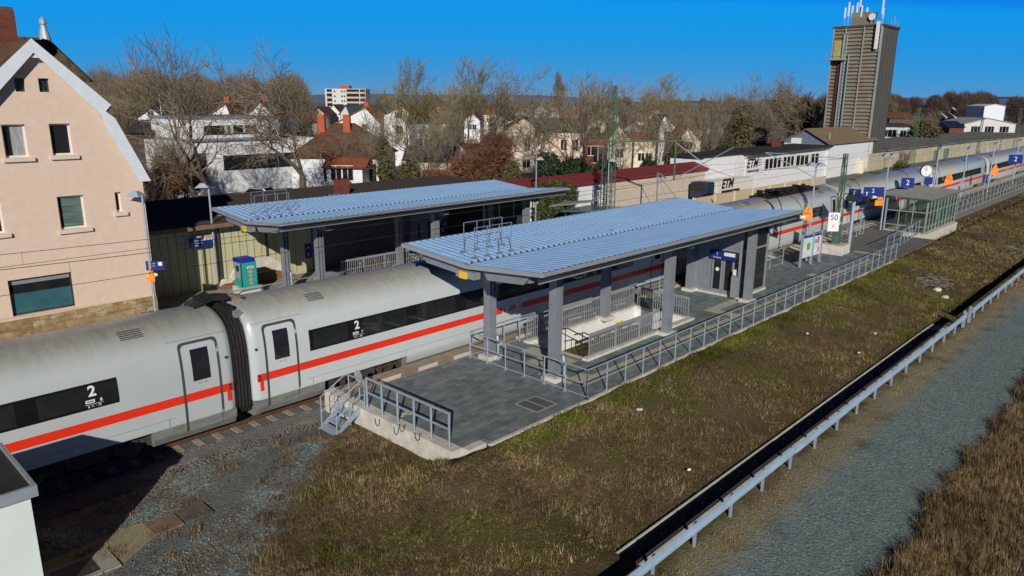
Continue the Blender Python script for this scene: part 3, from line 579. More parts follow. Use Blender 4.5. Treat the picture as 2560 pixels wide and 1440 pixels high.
    if k in (-1,0):
        lab('6' if k<0 else '7',.13,.2,2.22,bold=.004)
        m=MB(); patch(m,mk-.19,mk+.04,2.18,2.21,.014); patch(m,mk-.19,mk+.04,2.24,2.27,.014); patch(m,mk-.19,mk-.16,2.21,2.24,.014); patch(m,mk+.01,mk+.04,2.21,2.24,.014); patch(m,mk-.2,mk+.25,2.135,2.145,.014); m.build('pictogram',signwhite,body)
        lab('& 11 - 78' if k<0 else '& 11 - 88',.09,.02,2.08)
    # doors
    for xd in (xa+.44,xb-1.62):
        w=1.18; z0,z1=.42 if False else .80,3.22; r=.13
        m=MB()
        def ring(e,z0,z1):
            pts=[(xd+e,z0)]
            pts+=[(xd+e,z1-r)]
            for a in range(0,91,30): pts.append((xd+e+r-r*math.cos(R(a)),z1-r+r*math.sin(R(a))))
            for a in range(90,-1,-30): pts.append((xd+w-e-r+r*math.cos(R(a)),z1-r+r*math.sin(R(a))))
            pts+=[(xd+w-e,z0)]; return pts
        def dense(pts):
            o=[]
            for (a,b),(c,d) in zip(pts[:-1],pts[1:]):
                kk=max(1,int(abs(d-b)/.18)); o+=[(a+(c-a)*i/kk,b+(d-b)*i/kk) for i in range(kk)]
            return o+[pts[-1]]
        A=dense(ring(0,.52,3.22)); B=dense(ring(.075,.52,3.145)); nn=min(len(A),len(B))
        for i in range(nn-1): m.poly(sidep(*A[i],.008),sidep(*A[i+1],.008),sidep(*B[i+1],.008),sidep(*B[i],.008))
        d=m.build('door',M('door_seal',(.055,.06,.065),.6,0,.1) if 'door_seal' not in bpy.data.materials else bpy.data.materials['door_seal'],body)
        m=MB(); patch(m,xd+.33,xd+.86,2.02,2.98,.010); m.build('window',glassdark,body)
        m=MB(); patch(m,xd+.10,xd+w-.1,.50,.53,.02); m.build('door_step',greymetal,body)
        txt('& 11 - 78',.065,sidep(xd+.6,1.93,.012),(1,0,0),(0,0,1),darkmetal,body)
    for xd in (xa+.2,xb-.2):
        m=MB()
        for zz in (1.5,1.61): m.tube([(xd,-1.47,zz),(xd,-1.484,zz)],.045,10)
        m.tube([(xd-.05,-1.462,2.52),(xd-.05,-1.478,2.52)],.045,10)
        m.build('end_lamps',darkmetal,body)
    # panel joints and roof vents
    m=MB()
    for u,v in ((xa+.15,xa+1.9),(xb-1.9,xb-.15)): patch(m,u,v,3.29,3.298,.003)
    for x in (xa+2.1,xa+6.05,xb-6.05,xb-2.1): patch(m,x,x+.012,.82,1.05,.003)
    patch(m,xa+1.9,xb-1.9,1.05,1.058,.003)
    for x in (xa+.9,xa+3.6,xb-3.6,xb-.9): patch(m,x,x+.014,3.3,3.80,.003) if k>0 else None
    m.build('panel_joint',darkmetal,body)
    for x in (xa+2.35,xb-3.0):
        m=MB()
        for i in range(5): 
            z0=3.58+i*.040; m.grid([[sidep(xx,z0,.006),sidep(xx,z0+.017,.006)] for xx in (x,x+.62)])
        m.build('roof_vent',darkmetal,body)
    return xa,xb,body
import sys
for k in range(-1,6):
    xa,xb,body=car(k)
    if k<5:   # gangway bellows to the next carriage
        X=(k+1)*PIT; m=MB(); full=[(-a,b) for a,b in PROF]+[(a,b) for a,b in reversed(PROF[:-1])]
        for i in range(5):
            xx=X-.22+i*.11
            s0,s1=.90,.96; rows=[]
            for dx,s in ((-.055,.83),(-.02,.875),(.02,.875),(.055,.83)): rows.append([(xx+dx,y*s,1.9+(z-1.9)*(s+.03)) for y,z in full if z>.25])
            m.grid(rows)
        b=m.build('gangway_bellows',M('bellows_rubber',(.016,.015,.014),.8,0,.5,5) if 'bellows_rubber' not in bpy.data.materials else bpy.data.materials['bellows_rubber'],body)
# roof high-voltage link between the two near carriages
body0=bpy.data.objects['carriage.001'] if 'carriage.001' in bpy.data.objects else body
m=MB()
for dy,h in ((-.25,.30),(0,.42),(.25,.34),(.48,.28)):
    m.tube([(-.85,dy,3.88),(-.6,dy*.8,3.98),(-.2,dy*.9+.1,3.93+h*.3),(.25,dy+.05,3.98),(.6,dy*.8,3.92),(.8,dy,3.86)],.055,7)
for i in range(9): m.tube([(-.6+i*.07,-.05,3.93),(-.6+i*.07,.22,4.02+.05*math.sin(i)),(-.6+i*.07,.5,3.9)],.04,6)
m.box(-.05,-.75,3.5,.2,.8,3.86); m.box(-.5,.3,3.82,-.2,.65,4.05)
m.build('cable_link',black,body0,smooth=False)
m=MB(); rows=[]
for u in np.linspace(0,1,9):
    a=u*math.pi/2; rows.append([(.35+.75*math.sin(a)*.9,.05+.5*math.cos(t_)*math.cos(a*.9),3.72+.34*math.cos(a)*max(0,math.sin(t_))) for t_ in np.linspace(0,math.pi,10)])
m.grid(rows); m.build('roof_fairing',M('dusty_fairing',(.33,.27,.20),.6,0,.4,4),body0,smooth=True)
m=MB(); m.obox((.45,-.78,3.60),(.33,0,-.02),(0,.13,.05),(0,-.03,.07)); m.build('roof_box',greymetal,body0)
# roof equipment of the first class carriage
b1=bpy.data.objects.get('carriage.002')
m=MB(); m.box(38.2,-.62,3.74,47.0,.75,3.93)
for i in range(26):
    x=38.4+rng.random()*8.2; y=-.6+rng.random()*1.2; m.box(x,y,3.9,x+.2+rng.random()*.5,y+.15+rng.random()*.3,4.0+rng.random()*.25)
for y in (-.4,.1,.5): m.tube([(38.5,y,4.05),(41,y,4.2),(44,y,4.1),(46.8,y,4.05)],.045,6)
m.build('roof_equipment',black,b1)
m=MB()
for x,y in ((34.6,-.6),(35.4,-.15),(30.2,-.2),(29.0,.1),(28.2,.2)): 
    yy=y; m.box(x,yy-.28,3.78,x+.62,yy+.25,3.875)
m.build('roof_hatch',skirtm,b1)
m=MB(); patch(m,37.6,37.9,3.0,3.8,.006); m.build('blue_band',signblue,b1)
# ---------------------------------------------------------------- pink station house
HY=11.7
def hp(x,y,Y=HY): return at(x,y,'Y',Y)
ap=hp(72,104); e1=hp(262,262); e2=hp(278,292); e3=hp(362,450); XC=ap.x
t=thing('house','pink rendered gambrel gabled house with sandstone base beside the tracks','house',(XC,HY,ZG))
def sym(pts): return pts+[(2*XC-x,z) for x,z in reversed(pts)]
wr=hp(364,520).x
outl=sym([(wr,ZG),(wr,e3.z-.1),(e2.x-.22,e2.z),(XC+.02,ap.z-.25)])
# windows cut out as recessed boxes: build wall front as grid with holes
wins=[(37,195,63,229,'small'),(97,196,124,230,'small'),(8,311,68,394,'c'),(127,309,180,388,'d'),(-40,500,8,586,'d'),(147,489,214,572,'g'),(289,480,305,530,'d'),(24,690,187,780,'shop')]
ws=[]
for x0,y0,x1,y1,kd in wins:
    a=hp((x0+x1)/2,(y0+y1)/2); wa=hp(x0,(y0+y1)/2); wb_=hp(x1,(y0+y1)/2); za=hp((x0+x1)/2,y1).z; zb_=hp((x0+x1)/2,y0).z
    ws.append((wa.x,za,wb_.x,zb_,kd))
xs=sorted(set([2*XC-wr,wr]+[w[0] for w in ws]+[w[2] for w in ws])); ZPL=hp(240,765).z
def roofz(x):
    d=abs(x-XC); pts=[(0,ap.z-.25),(e2.x-.22-XC,e2.z),(wr-XC,e3.z-.1)]
    for (a,b),(c,dd) in zip(pts[:-1],pts[1:]):
        if a<=d<=c+1e-6: return b+(dd-b)*(d-a)/(c-a)
    return e3.z-.1
xs=sorted(set(xs+[XC,e2.x-.22,2*XC-e2.x+.22]))
m=MB()
for xa_,xb_ in zip(xs[:-1],xs[1:]):
    hol=sorted([(w[1],w[3]) for w in ws if w[0]<=xa_+1e-6 and w[2]>=xb_-1e-6]); z=ZPL
    for h0,h1 in hol: m.poly((xa_,HY,z),(xb_,HY,z),(xb_,HY,h0),(xa_,HY,h0)); z=h1
    m.poly((xa_,HY,z),(xb_,HY,z),(xb_,HY,roofz(xb_)),(xa_,HY,roofz(xa_)))
m.poly((wr,HY,ZG),(wr,HY+9,ZG),(wr,HY+9,e3.z-.1),(wr,HY,e3.z-.1)); m.poly((2*XC-wr,HY,ZG),(2*XC-wr,HY,e3.z),(2*XC-wr,HY+9,e3.z),(2*XC-wr,HY+9,ZG)); m.poly(*[(x,HY+9,zz) for x,zz in outl])
for a,b,c,d,kd in ws:
    for q in (((a,b),(c,b)),((c,b),(c,d)),((c,d),(a,d)),((a,d),(a,b))): m.poly((q[0][0],HY,q[0][1]),(q[1][0],HY,q[1][1]),(q[1][0],HY+.3,q[1][1]),(q[0][0],HY+.3,q[0][1]))
m.build('wall',pink,t)
m=MB(); m.box(2*XC-wr-.03,HY-.05,ZG,wr+.03,HY-.002,ZPL); m.build('plinth',stone,t)
m=MB(); m.box(2.0,HY-.07,.62,2.25,HY-.05,.80); m.box(1.65,HY-.07,.60,1.9,HY-.05,.78); m.build('air_vent',darkmetal,t)
for a,b,c,d,kd in ws:
    m=MB(); f=.07; y=HY+.16
    m.box(a,y,b,a+f,y+.06,d); m.box(c-f,y,b,c,y+.06,d); m.box(a+f,y,b,c-f,y+.06,b+f); m.box(a+f,y,d-f,c-f,y+.06,d)
    if kd=='small': m.box((a+c)/2-.03,y,b+f,(a+c)/2+.03,y+.05,d-f); m.box(a+f,y,(b+d)/2-.02,c-f,y+.045,(b+d)/2+.02)
    w=m.build('window',darkmetal if kd in('small','shop') else trimwhite,t)
    m=MB(); m.box(a+f,y+.03,b+f,c-f,y+.04,d-f); m.build('pane',glassdark,w)
    if kd=='shop':
        m=MB(); m.box(a+f,y+.012,b+f,c-f,y+.028,b+(d-b)*.58); m.build('blind',M('teal_shop_panel',(.035,.13,.16),.45,0,.25,1.2),w); m=MB(); m.box(a+f,y+.012,d-.24,c-f,y+.028,d-f); m.build('shutter_box',greymetal,w)
    if kd=='c': m=MB(); m.box(a+.3,y+.02,b+f,c-f,y+.029,d-f); m.build('curtain',curtain,w)
    if kd=='g': m=MB(); m.box(a+.18,y+.02,b+f,c-f,y+.029,d-f); m.build('curtain',curtaing,w)
    if kd in('c','d','g'):
        m=MB(); m.box(a-.12,HY-.12,b-.16,c+.16,HY-.001,b-.015); m.build('sill',M('window_sill_stone',(.72,.6,.5),.8,0,.08) if 'window_sill_stone' not in bpy.data.materials else bpy.data.materials['window_sill_stone'],w)
# verge boards and roof
yo=HY-.38
vo=[(XC,ap.z+.1),(e1.x+.12,e1.z),(e1.x-.12,e1.z-.26),(e2.x+.02,e2.z-.05),(e3.x+.12,e3.z-.02)]; vi=[(XC,ap.z-.42),(e1.x-.28,e1.z-.42),(e2.x-.42,e2.z+.05),(e2.x-.40,e2.z-.3),(e3.x-.35,e3.z-.02)]
m=MB()
for sg in (1,-1):
    A=[(XC+(x-XC)*sg,z) for x,z in vo]; B=[(XC+(x-XC)*sg,z) for x,z in vi]
    for i in range(4): m.prism([(A[i][0],yo,A[i][1]),(A[i+1][0],yo,A[i+1][1]),(B[i+1][0],yo,B[i+1][1]),(B[i][0],yo,B[i][1])],(0,.06,0))
m.build('verge_board',whitepaint,t)
m=MB()
for sg in (1,-1):
    A=[(XC+(x-XC)*sg,z) for x,z in vo]
    for i in (0,1,2,3): m.prism([(A[i][0],yo+.061,A[i][1]),(A[i+1][0],yo+.061,A[i+1][1]),(A[i+1][0],yo+.061,A[i+1][1]-.12),(A[i][0],yo+.061,A[i][1]-.12)],(0,9.6,0))
rf=m.build('roof',roofbrown,t)
m=MB(); m.prism([(XC+(x-XC)*sg,yo+.07,z-.13) for sg,L in ((1,vo),) for x,z in L]+[(XC-(x-XC),yo+.07,z-.13) for x,z in reversed(vo)],(0,.05,0)) if False else m.box(XC-.3,HY-.3,ap.z-.6,XC+.3,HY-.01,ap.z-.5); m.build('ridge_soffit',whitepaint,t)
ch=at(14,95,'Y',15.0); m=MB(); m.box(ch.x-.5,14.7,ap.z-1,ch.x+.38,15.6,at(14,28,'Y',15).z); c_=m.build('chimney',brickred,rf)
m=MB(); zt_=at(14,28,'Y',15).z; m.box(ch.x-.48,14.75,zt_,ch.x+.36,15.55,zt_+.16); m.build('chimney_cap',M('mossy_cap',(.09,.08,.04),.9,0,.4,8),rf)
# rear hipped wing with finial
A=at(112,95,'Y',17.5); C1=at(228,205,'Y',15.2); C2=Vector((C1.x,20,C1.z)); FL=Vector((A.x-7,15.2,C1.z)); L=Vector((A.x-7,17.5,A.z)); BL=Vector((A.x-7,20,C1.z))
m=MB(); m.poly(FL,C1,A,L); m.poly(C1,C2,A); m.poly(L,A,C2,BL)
for i in range(16):
    p=A+(C1-A)*(i+.5)/16; m.obox(p+Vector((0,0,.04)),(C1-A)/34,(.08,.08,0),(0,0,.05))
m.build('hipped_roof',M('mossy_roof_tiles',(.085,.062,.035),.95,0,.7,3,.6,12),t)
m=MB(); m.box(C1.x-6,15.6,3,C1.x-.3,19.8,C1.z); m.build('rear_wall',cream,t)
m=MB(); fz=at(112,42,'Y',17.5).z; m.tube([(A.x,17.5,A.z-.1),(A.x,17.5,A.z+.35),(A.x,17.5,A.z+.62),(A.x,17.5,fz-.45),(A.x,17.5,fz-.32),(A.x,17.5,fz-.16),(A.x,17.5,fz)],[.26,.16,.1,.07,.15,.15,.01],10); m.build('finial',M('zinc_finial',(.5,.54,.58),.45,.3),t)
# ---------------------------------------------------------------- long shed behind the far canopy
E0=at(527,562,'Y',14.9); E1=at(520,490,'Y',24); WX0,WX1=wr+.3,30.5
t=thing('station_shed','long low shed with brown felt roof behind the farther canopy','shed',(15,15.6,.3))
m=MB(); m.box(WX0,15.6,ZG,12.9,23.6,E0.z-.05); m.build('wall',panelgreen,t)
m=MB(); m.box(12.902,15.5,ZG,WX1,23.6,E0.z-.05); m.build('dark_wall',panelgrey,t)
m=MB(); m.prism([(WX0-.2,14.9,E0.z),(WX0-.2,24,E1.z),(WX0-.2,24,E1.z-.16),(WX0-.2,14.9,E0.z-.16)],(WX1-WX0+.4,0,0)); rf=m.build('roof',felt,t)
m=MB(); m.box(WX0-.2,14.84,E0.z-.2,WX1+.2,14.898,E0.z+.02); m.build('fascia',M('brown_fascia',(.22,.13,.08),.8),t)
m=MB()
for i in range(22):
    x=WX0+.3+i*.42; m.box(x,15.585,.35,x+.015,15.598,E0.z-.2)
m.build('panel_joint',darkmetal,t)
m=MB()
for x in (7.3,10.0): m.tube([(x,15.5,.35),(x,15.5,E0.z-.2)],.05,6)
m.build('downpipe',darkmetal,t)
m=MB(); m.box(20.2,15.43,.4,25.2,15.49,3.0); g=m.build('garage_door',panelblue,t); m=MB(); m.box(25.9,15.43,.4,26.9,15.49,2.9); m.build('door',panelblue,t)
txt('1',1.5,(20.9,15.42,1.7),(1,0,0),(0,0,1),black,t,'graffiti'); txt('K60',1.6,(22.9,15.42,1.7),(1,0,0),(0,0,1),black,t,'graffiti')
cc=at(855,470,'Y',20); m=MB(); m.box(cc.x-.4,19.7,cc.z-.8,cc.x+.4,20.4,at(855,448,'Y',20).z); m.build('chimney',brickred,rf); m=MB(); m.obox((cc.x-.9,19.3,E0.z+(E1.z-E0.z)*(19.3-14.9)/9.1+.05),(.4,0,0),(0,.35,.06),(0,0,.04)); m.build('skylight',glassgrey,rf)
t=thing('earth_bank','low stone edged planting bank against the green shed wall','bank',(9,15,.3))
m=MB(); pts=[(6.9,.3),(7.3,.75),(7.7,.72),(8.0,1.2),(8.5,1.15),(8.9,1.6),(10.1,1.6),(10.6,1.2),(11.2,.75),(11.6,.3)]; m.prism([(x,15.35,z) for x,z in pts],(0,.2,0)); m.build('stone_edge',concrete,t); m=MB(); m.prism([(x,14.9,.3+(z-.3)*.45) for x,z in pts],(0,.44,0)); m.build('soil',M('reddish_soil',(.24,.11,.06),.95,0,.3,3),t)
# glazed shelter end of far canopy
t=thing('waiting_shelter','dark glazed waiting room under the far end of the farther canopy','shelter',(25,12.5,.3))
m=MB(); m.box(23.2,11.6,.3,27.6,15,.5); m.build('base',concreted,t); m=MB()
for x in (23.2,24.6,26.0,27.5): m.box(x,11.6,.5,x+.09,11.7,4.2)
m.box(23.2,11.61,2.55,27.6,11.69,2.65); m.build('frame',galvd,t); m=MB(); m.box(23.2,11.64,.5,27.6,11.66,2.55); m.build('glass_pane',liftglass,t); dp=M('dark_brown_panel',(.028,.024,.022),.5); m=MB(); m.box(23.2,11.64,2.65,27.6,11.66,4.2); m.build('dark_panel',dp,t); m=MB(); m.box(23.2,14.9,.5,27.6,15,4.2); m.build('rear_panel',dp,t)
# ---------------------------------------------------------------- lamps
def lamp(label,base,ztop,double=False,yaw=0,group='platform lamps'):
    t=thing('platform_lamp',label,'lamp',base,0,group); x,y,z=base; m=MB(); m.tube([(x,y,z),(x,y,ztop)],[.065,.05],8); m.build('pole',galv,t)
    c,s=math.cos(yaw),math.sin(yaw)
    for sg in ((1,-1) if double else (1,)):
        m=MB(); cx,cy=x+c*.28*sg,y+s*.28*sg; w=.36; rows=[(cx+(a*c-b*s)*w,cy+(a*s+b*c)*w*.8,ztop-.05+(0)) for a,b in ((-1,-.8),(1,-.8),(1,.8),(-1,.8))]; top=[(cx+(a*c-b*s)*.1,cy+(a*s+b*c)*.1,ztop+.18) for a,b in ((-1,-1),(1,-1),(1,1),(-1,1))]
        for i in range(4): m.poly(rows[i],rows[(i+1)%4],top[(i+1)%4],top[i])
        m.poly(*top); m.poly(*reversed(rows)); m.build('lamp_head',galv,t)
    return t
b=at(388,772,'Y',11.0); l1=lamp('platform lamp against the right corner of the pink house',(b.x,b.y,.3),at(362,488,'Y',11).z,yaw=2.2)
b=at(545,722,'Z',.3); l2=lamp('platform lamp carrying a blue direction sign by the shed',(b.x,b.y,.3),at(519,466,'Y',b.y).z,yaw=2.6)
for px,py0,pyb,Y,lb,db in ((1340,398,475,15.5,'platform lamp rising behind the far canopy by the ivy',False),(1518,402,520,13,'platform lamp beside the green lattice mast',False),(2023,416,655,-4.6,'twin headed lamp pole with orange warning sign near the map board',True),(2208,392,578,-4.0,'twin headed lamp pole by the blue track two sign and shelter',True),(2331,372,545,-4.2,'lamp pole carrying the round station clock',False),(2407,372,505,-4.2,'thin lamp pole past the clock on the distant platform',False),(2478,360,468,-4.2,'thin lamp pole second from the far end of the platform',False),(2540,352,450,-4.2,'thin lamp pole farthest along the platform',False)):
    b=at(px-(8 if px>1900 else 0),pyb,'Y',Y); zt=at(px,py0,'Y',Y).z; lamp(lb,(b.x,Y,ZP if Y<0 else .3),zt,db,yaw=YAW-R(90))
# ---------------------------------------------------------------- signs
def sign(label,c,w,h,right,lines,mt=signblue,post=None,cat='sign',name='sign',group=None,thick=.03):
    c=Vector(c); r=Vector(right).normalized(); n=r.cross(UP); t=thing(name,label,cat,c,0,group)
    m=MB(); m.obox(c,r*(w/2),n*thick,UP*(h/2)); m.build('panel',mt,t)
    for s,sz,dx,dz,mm in lines: txt(s,sz,c+r*dx+UP*dz+n*(thick+.004),r,UP,mm,t,align='LEFT' if len(s)>2 else 'CENTER')
    if post:
        m=MB(); m.tube([(post[0],post[1],post[2]),(post[0],post[1],c.z+h/2)],.05,6); m.build('post',galv,t)
    return t
def quad(t,c,r,dx,dz,w,h,mt,nm='sign_panel',off=.034):
    c=Vector(c); r=Vector(r).normalized(); n=r.cross(UP); m=MB(); m.obox(c+r*dx+UP*dz+n*off,r*(w/2),n*.001,UP*(h/2)); m.build(nm,mt,t)
r1=Vector((1,0,0)); b=l2.location; c=at(503,606,'Y',b.y-.02)
t=sign('dark blue street direction sign on the lamp by the shed',c,1.22,.50,r1,[('Altes Rathaus',.10,-.36,.12,signwhite),('Turmbahn',.10,-.36,-.01,signwhite),('400 m',.10,-.36,-.14,signwhite)])
quad(t,c,r1,.36,.17,.44,.14,signwhite); quad(t,c,r1,.28,.17,.1,.12,signred,off=.037); quad(t,c,r1,.45,.17,.12,.1,teal,off=.037); quad(t,c,r1,-.5,-.1,.03,.16,signwhite); quad(t,c,r1,-.5,-.02,.11,.03,signwhite)
b=l1.location; c=at(388,664,'Y',b.y-.05); t=sign('blue direction sign on the lamp beside the pink house',c,.75,.42,Vector((.8,-.6,0)),[('Bahnhofstr.',.07,-.28,.1,signwhite),('Ortsmitte',.07,-.28,0,signwhite),('300 m',.07,-.28,-.1,signwhite)]); quad(t,c,(.8,-.6,0),.22,.08,.16,.16,signwhite)
def warn(label,px,py,Y,s=.5,r=None):
    c=at(px,py,'Y',Y); r=(RT if r is None else Vector(r)); t=thing('warning_sign',label,'sign',c,0,'orange warning signs'); n=r.cross(UP); m=MB()
    m.prism([c+r*(-.5*s)+UP*.02,c+r*(.5*s)+UP*.02,c+UP*(s*.95)],n*.03); m.build('triangle',orange,t); m=MB(); m.obox(c+n*.015-UP*(.36*s),r*(.5*s),n*.015,UP*(.33*s)); m.build('plate',orange,t)
    m=MB(); m.obox(c+n*.034+UP*(.36*s),r*.02,n*.001,UP*(.14*s)); m.build('mark',darkmetal,t)
warn('orange warning sign on the lamp pole at the canopy end',2019,533,-4.75,.62); warn('orange warning sign on the lamp pole beside the glass shelter',2198,500,-4.2,.62); warn('orange warning sign on the pole behind the glass shelter',2372,447,-4.0,.75); warn('orange warning sign smallest and farthest along the platform',2487,425,-4.2,.8); warn('orange warning plate on the lamp beside the pink house',377,690,10.9,.36)
def speaker(label,px,py,Y):
    c=at(px,py,'Y',Y); t=thing('loudspeaker',label,'loudspeaker',c,0,'platform loudspeakers'); m=MB(); m.tube([c-RT*.22,c-RT*.1,c+RT*.1,c+RT*.16],[.16,.1,.08,.02],10); m.build('horn',signwhite,t)
speaker('white loudspeaker under the orange sign at the canopy end',2008,543,-4.75); speaker('white loudspeaker beside the orange sign by the shelter',2187,493,-4.2); speaker('white lamp like loudspeaker on the lamp by the pink house',386,687,10.9)
rs=RT
c=at(2184,480,'Y',-4.1); t=sign('blue track two sign with an arrow on the lamp pole by the shelter',c,1.5,.72,rs,[('2',.42,-.05,.08,signwhite)]); quad(t,c,rs,-.5,-.15,.05,.26,signwhite); quad(t,c,rs,-.5,-.03,.18,.05,signwhite)
c=at(2269,457,'Y',-4.2); sign('blue track two sign standing beyond the shelter roof',c,1.05,.8,rs,[('2',.6,0,0,signwhite)],post=(c.x+.5,c.y-.1,ZP)); c=at(2321,452,'Y',-4.25); sign('small blue sign under the station clock',c,.7,.62,rs,[])
c=at(2539,398,'Y',-4.3); sign('blue track two sign farthest along the platform',c,1.7,1.1,rs,[('2',.8,0,0,signwhite)]); c=at(2156,522,'Y',-3.6); sign('small blue sign on a thin post by the display column',c,.30,.36,rs,[('Halt',.09,-.12,.02,signwhite)],post=(c.x+.02,c.y,ZP))
c=at(2463,447,'Y',-4.4); sign('small blue notice on a post beside the distant train',c,.5,.9,rs,[],post=(c.x,c.y,ZP))
c=at(1272,560,'Y',11.5); t=sign('dark track two sign hanging under the far canopy',c,1.5,.42,r1,[('2',.3,-.2,0,signwhite),('WC',.14,.3,0,signwhite)]); c=at(770,627,'Y',12.2); t=sign('blue pictogram sign on the far canopy column',c,.42,.8,r1,[('A',.22,0,.18,signwhite),('P',.22,0,-.2,signwhite)])
# clock
c=at(2315,427,'Y',-4.3); t=thing('station_clock','round white station clock on the distant lamp pole','clock',c); n=RT.cross(UP); m=MB(); m.tube([c+n*.08,c-n*.08],.50,28); m.build('case',darkmetal,t); m=MB(); m.tube([c+n*.081,c+n*.095],.46,28); m.build('face',signwhite,t)
m=MB()
for i in range(12):
    a=i*math.pi/6; d=RT*math.sin(a)+UP*math.cos(a); m.bar(c+n*.098+d*.34,c+n*.098+d*.43,.04,.004)
m.build('hour_marks',black,t); m=MB(); m.bar(c+n*.104,c+n*.104+(RT*-.05+UP*.36),.045,.004); m.bar(c+n*.101,c+n*.101+(RT*-.22+UP*.24),.07,.004); m.build('hands',black,t)
# display column
b=at(2122,612,'Z',ZP); t=thing('train_display','dark train display box on a steel column','display',b); zt=at(2137,500,'Y',b.y).z; m=MB(); m.tube([b,(b.x,b.y,zt)],.13,10); m.build('column',galv,t); m=MB(); m.box(b.x-.7,b.y-.28,zt,b.x+.75,b.y+.28,zt+.42); m.build('box',darkmetal,t); m=MB(); m.box(b.x-.6,b.y-.29,zt+.06,b.x+.65,b.y-.281,zt+.36); m.build('screen',signblue,t); m=MB(); m.box(b.x+.2,b.y-.3,zt-.15,b.x+.26,b.y+.5,zt+.75); m.build('blue_plate',signblue,t); m=MB(); m.tube([(b.x-.2,b.y,zt+.42),(b.x-.25,b.y,zt+.62),(b.x+.05,b.y,zt+.66)],.06,6); m.build('antenna',galv,t)
# map board
t=thing('notice_board','two panel notice board with timetables and a green map','notice board',at(1999,668,'Z',ZP)); ps=[at(1999,668,'Z',ZP),at(2026,660,'Z',ZP),at(2047,654,'Z',ZP)]
pz=at(2008,592,'Y',ps[0].y).z; m=MB()
for p in ps: m=MB(); m.box(p.x-.06,p.y-.06,ZP,p.x+.06,p.y+.06,2.55); m.build('post',galv,t)
for a,b_ in ((ps[0],ps[1]),(ps[1],ps[2])):
    d=(b_-a); r=d.normalized(); n=r.cross(UP); c=(a+b_)/2; L=d.length-.16; c=Vector((c.x,c.y,1.75)); m=MB(); m.obox(c,r*(L/2),n*.03,UP*.68); p=m.build('panel',M('poster_white',(.62,.70,.74),.4) if 'poster_white' not in bpy.data.materials else bpy.data.materials['poster_white'],t)
    m=MB(); m.obox(c+n*.033+UP*.6,r*(L/2),n*.001,UP*.07); m.build('header',signblue,p)
    for dx,dz,w,h,mm in (((.12,-.02,.42,.42,postergreen),(-.25,-.2,.3,.5,trimwhite),(.1,-.42,.5,.2,trimwhite)) if a is ps[0] else ((.1,.25,.22,.4,signred),(.22,-.35,.22,.3,posterpink),(-.2,.2,.25,.25,postergreen),(-.15,-.3,.3,.4,trimwhite))): m=MB(); m.obox(c+n*.034+r*dx+UP*dz,r*(w/2),n*.001,UP*(h/2)); m.build('poster',mm,p)
# speed mast with concrete foot
b=at(2086,632,'Z',ZP); t=thing('catenary_mast','green catenary mast with the white 50 board on a concrete block','catenary mast',(b.x,b.y,ZP),0,'catenary masts')
def lattice(m,b,h,w0,w1,dirx,n=10):
    b=Vector(b); dx=Vector(dirx).normalized(); dy=dx.cross(UP)
    def P(i,sx,sy): w=w0+(w1-w0)*i/n; return b+UP*(h*i/n)+dx*(sx*w)+dy*(sy*w*.5)
    for sx in (-1,1):
        for sy in (-1,1): m.bar(P(0,sx,sy),P(n,sx,sy),.055)
    for i in range(n):
        for sy in (-1,1): m.bar(P(i,-1,sy),P(i+1,1,sy),.028); m.bar(P(i,-1,sy),P(i,1,sy),.03)
    m.bar(P(n,-1,1),P(n,1,1),.05); m.bar(P(n,-1,-1),P(n,1,-1),.05); return P
m=MB(); m.box(b.x-.75,b.y-.7,ZP-.05,b.x+.75,b.y+.7,ZP+.62); m.build('foundation',concrete,t); m=MB(); m.box(b.x-.26,b.y-.2,ZP+.62,b.x+.26,b.y+.2,2.4); m.build('base_cladding',greenmast,t)
hz=at(2108,386,'Y',b.y).z; m=MB(); lattice(m,(b.x,b.y,2.4),hz-2.4,.24,.16,r1,9); m.build('mast',greenmast,t)
c=at(2084,555,'Y',b.y-.3); m=MB(); m.obox(c,RT*.36,RT.cross(UP)*.02,UP*.6); p=m.build('speed_board',signwhite,t); txt('50',.5,c+UP*.28+RT.cross(UP)*.025,RT,UP,black,t); txt('6',.34,c-UP*.25+RT.cross(UP)*.025,RT,UP,greymetal,t)
# cantilever over the near track
A=Vector((b.x,b.y+.2,hz-.3)); m=MB(); B=Vector((b.x-1,0,6.9)); D=Vector((b.x-1,-.2,5.5)); e=at(2090,475,'Y',b.y+.2); m.tube([e,Vector((b.x-.8,-2.2,6.0)),B],.035,6); m.tube([A,B],.028,6); m.tube([Vector((b.x-.8,-2.2,6.0)),D+Vector((0,1.3,.1))],.028,6); m.tube([D+Vector((0,1.3,.1)),D+Vector((0,.3,.05)),D-UP*.15],.018,5); m.build('cantilever',galv,t)
def mast(label,px,pyt,pyb,Y,w0,w1,yaw=0,arm=None):
    b=at(px[1],pyb,'Y',Y); b=Vector((b.x,Y,ZG)); zt=at(px[0],pyt,'Y',Y).z; t=thing('catenary_mast',label,'catenary mast',b,0,'catenary masts'); m=MB(); P=lattice(m,b,zt-ZG,w0,w1,(math.cos(yaw),math.sin(yaw),0),14); m.build('mast',greenmast,t)
    if arm:
        for args in arm(b,zt): m=MB(); m.tube(args[1],args[2],6); m.build(args[0],args[3],t)
    return t,b,zt
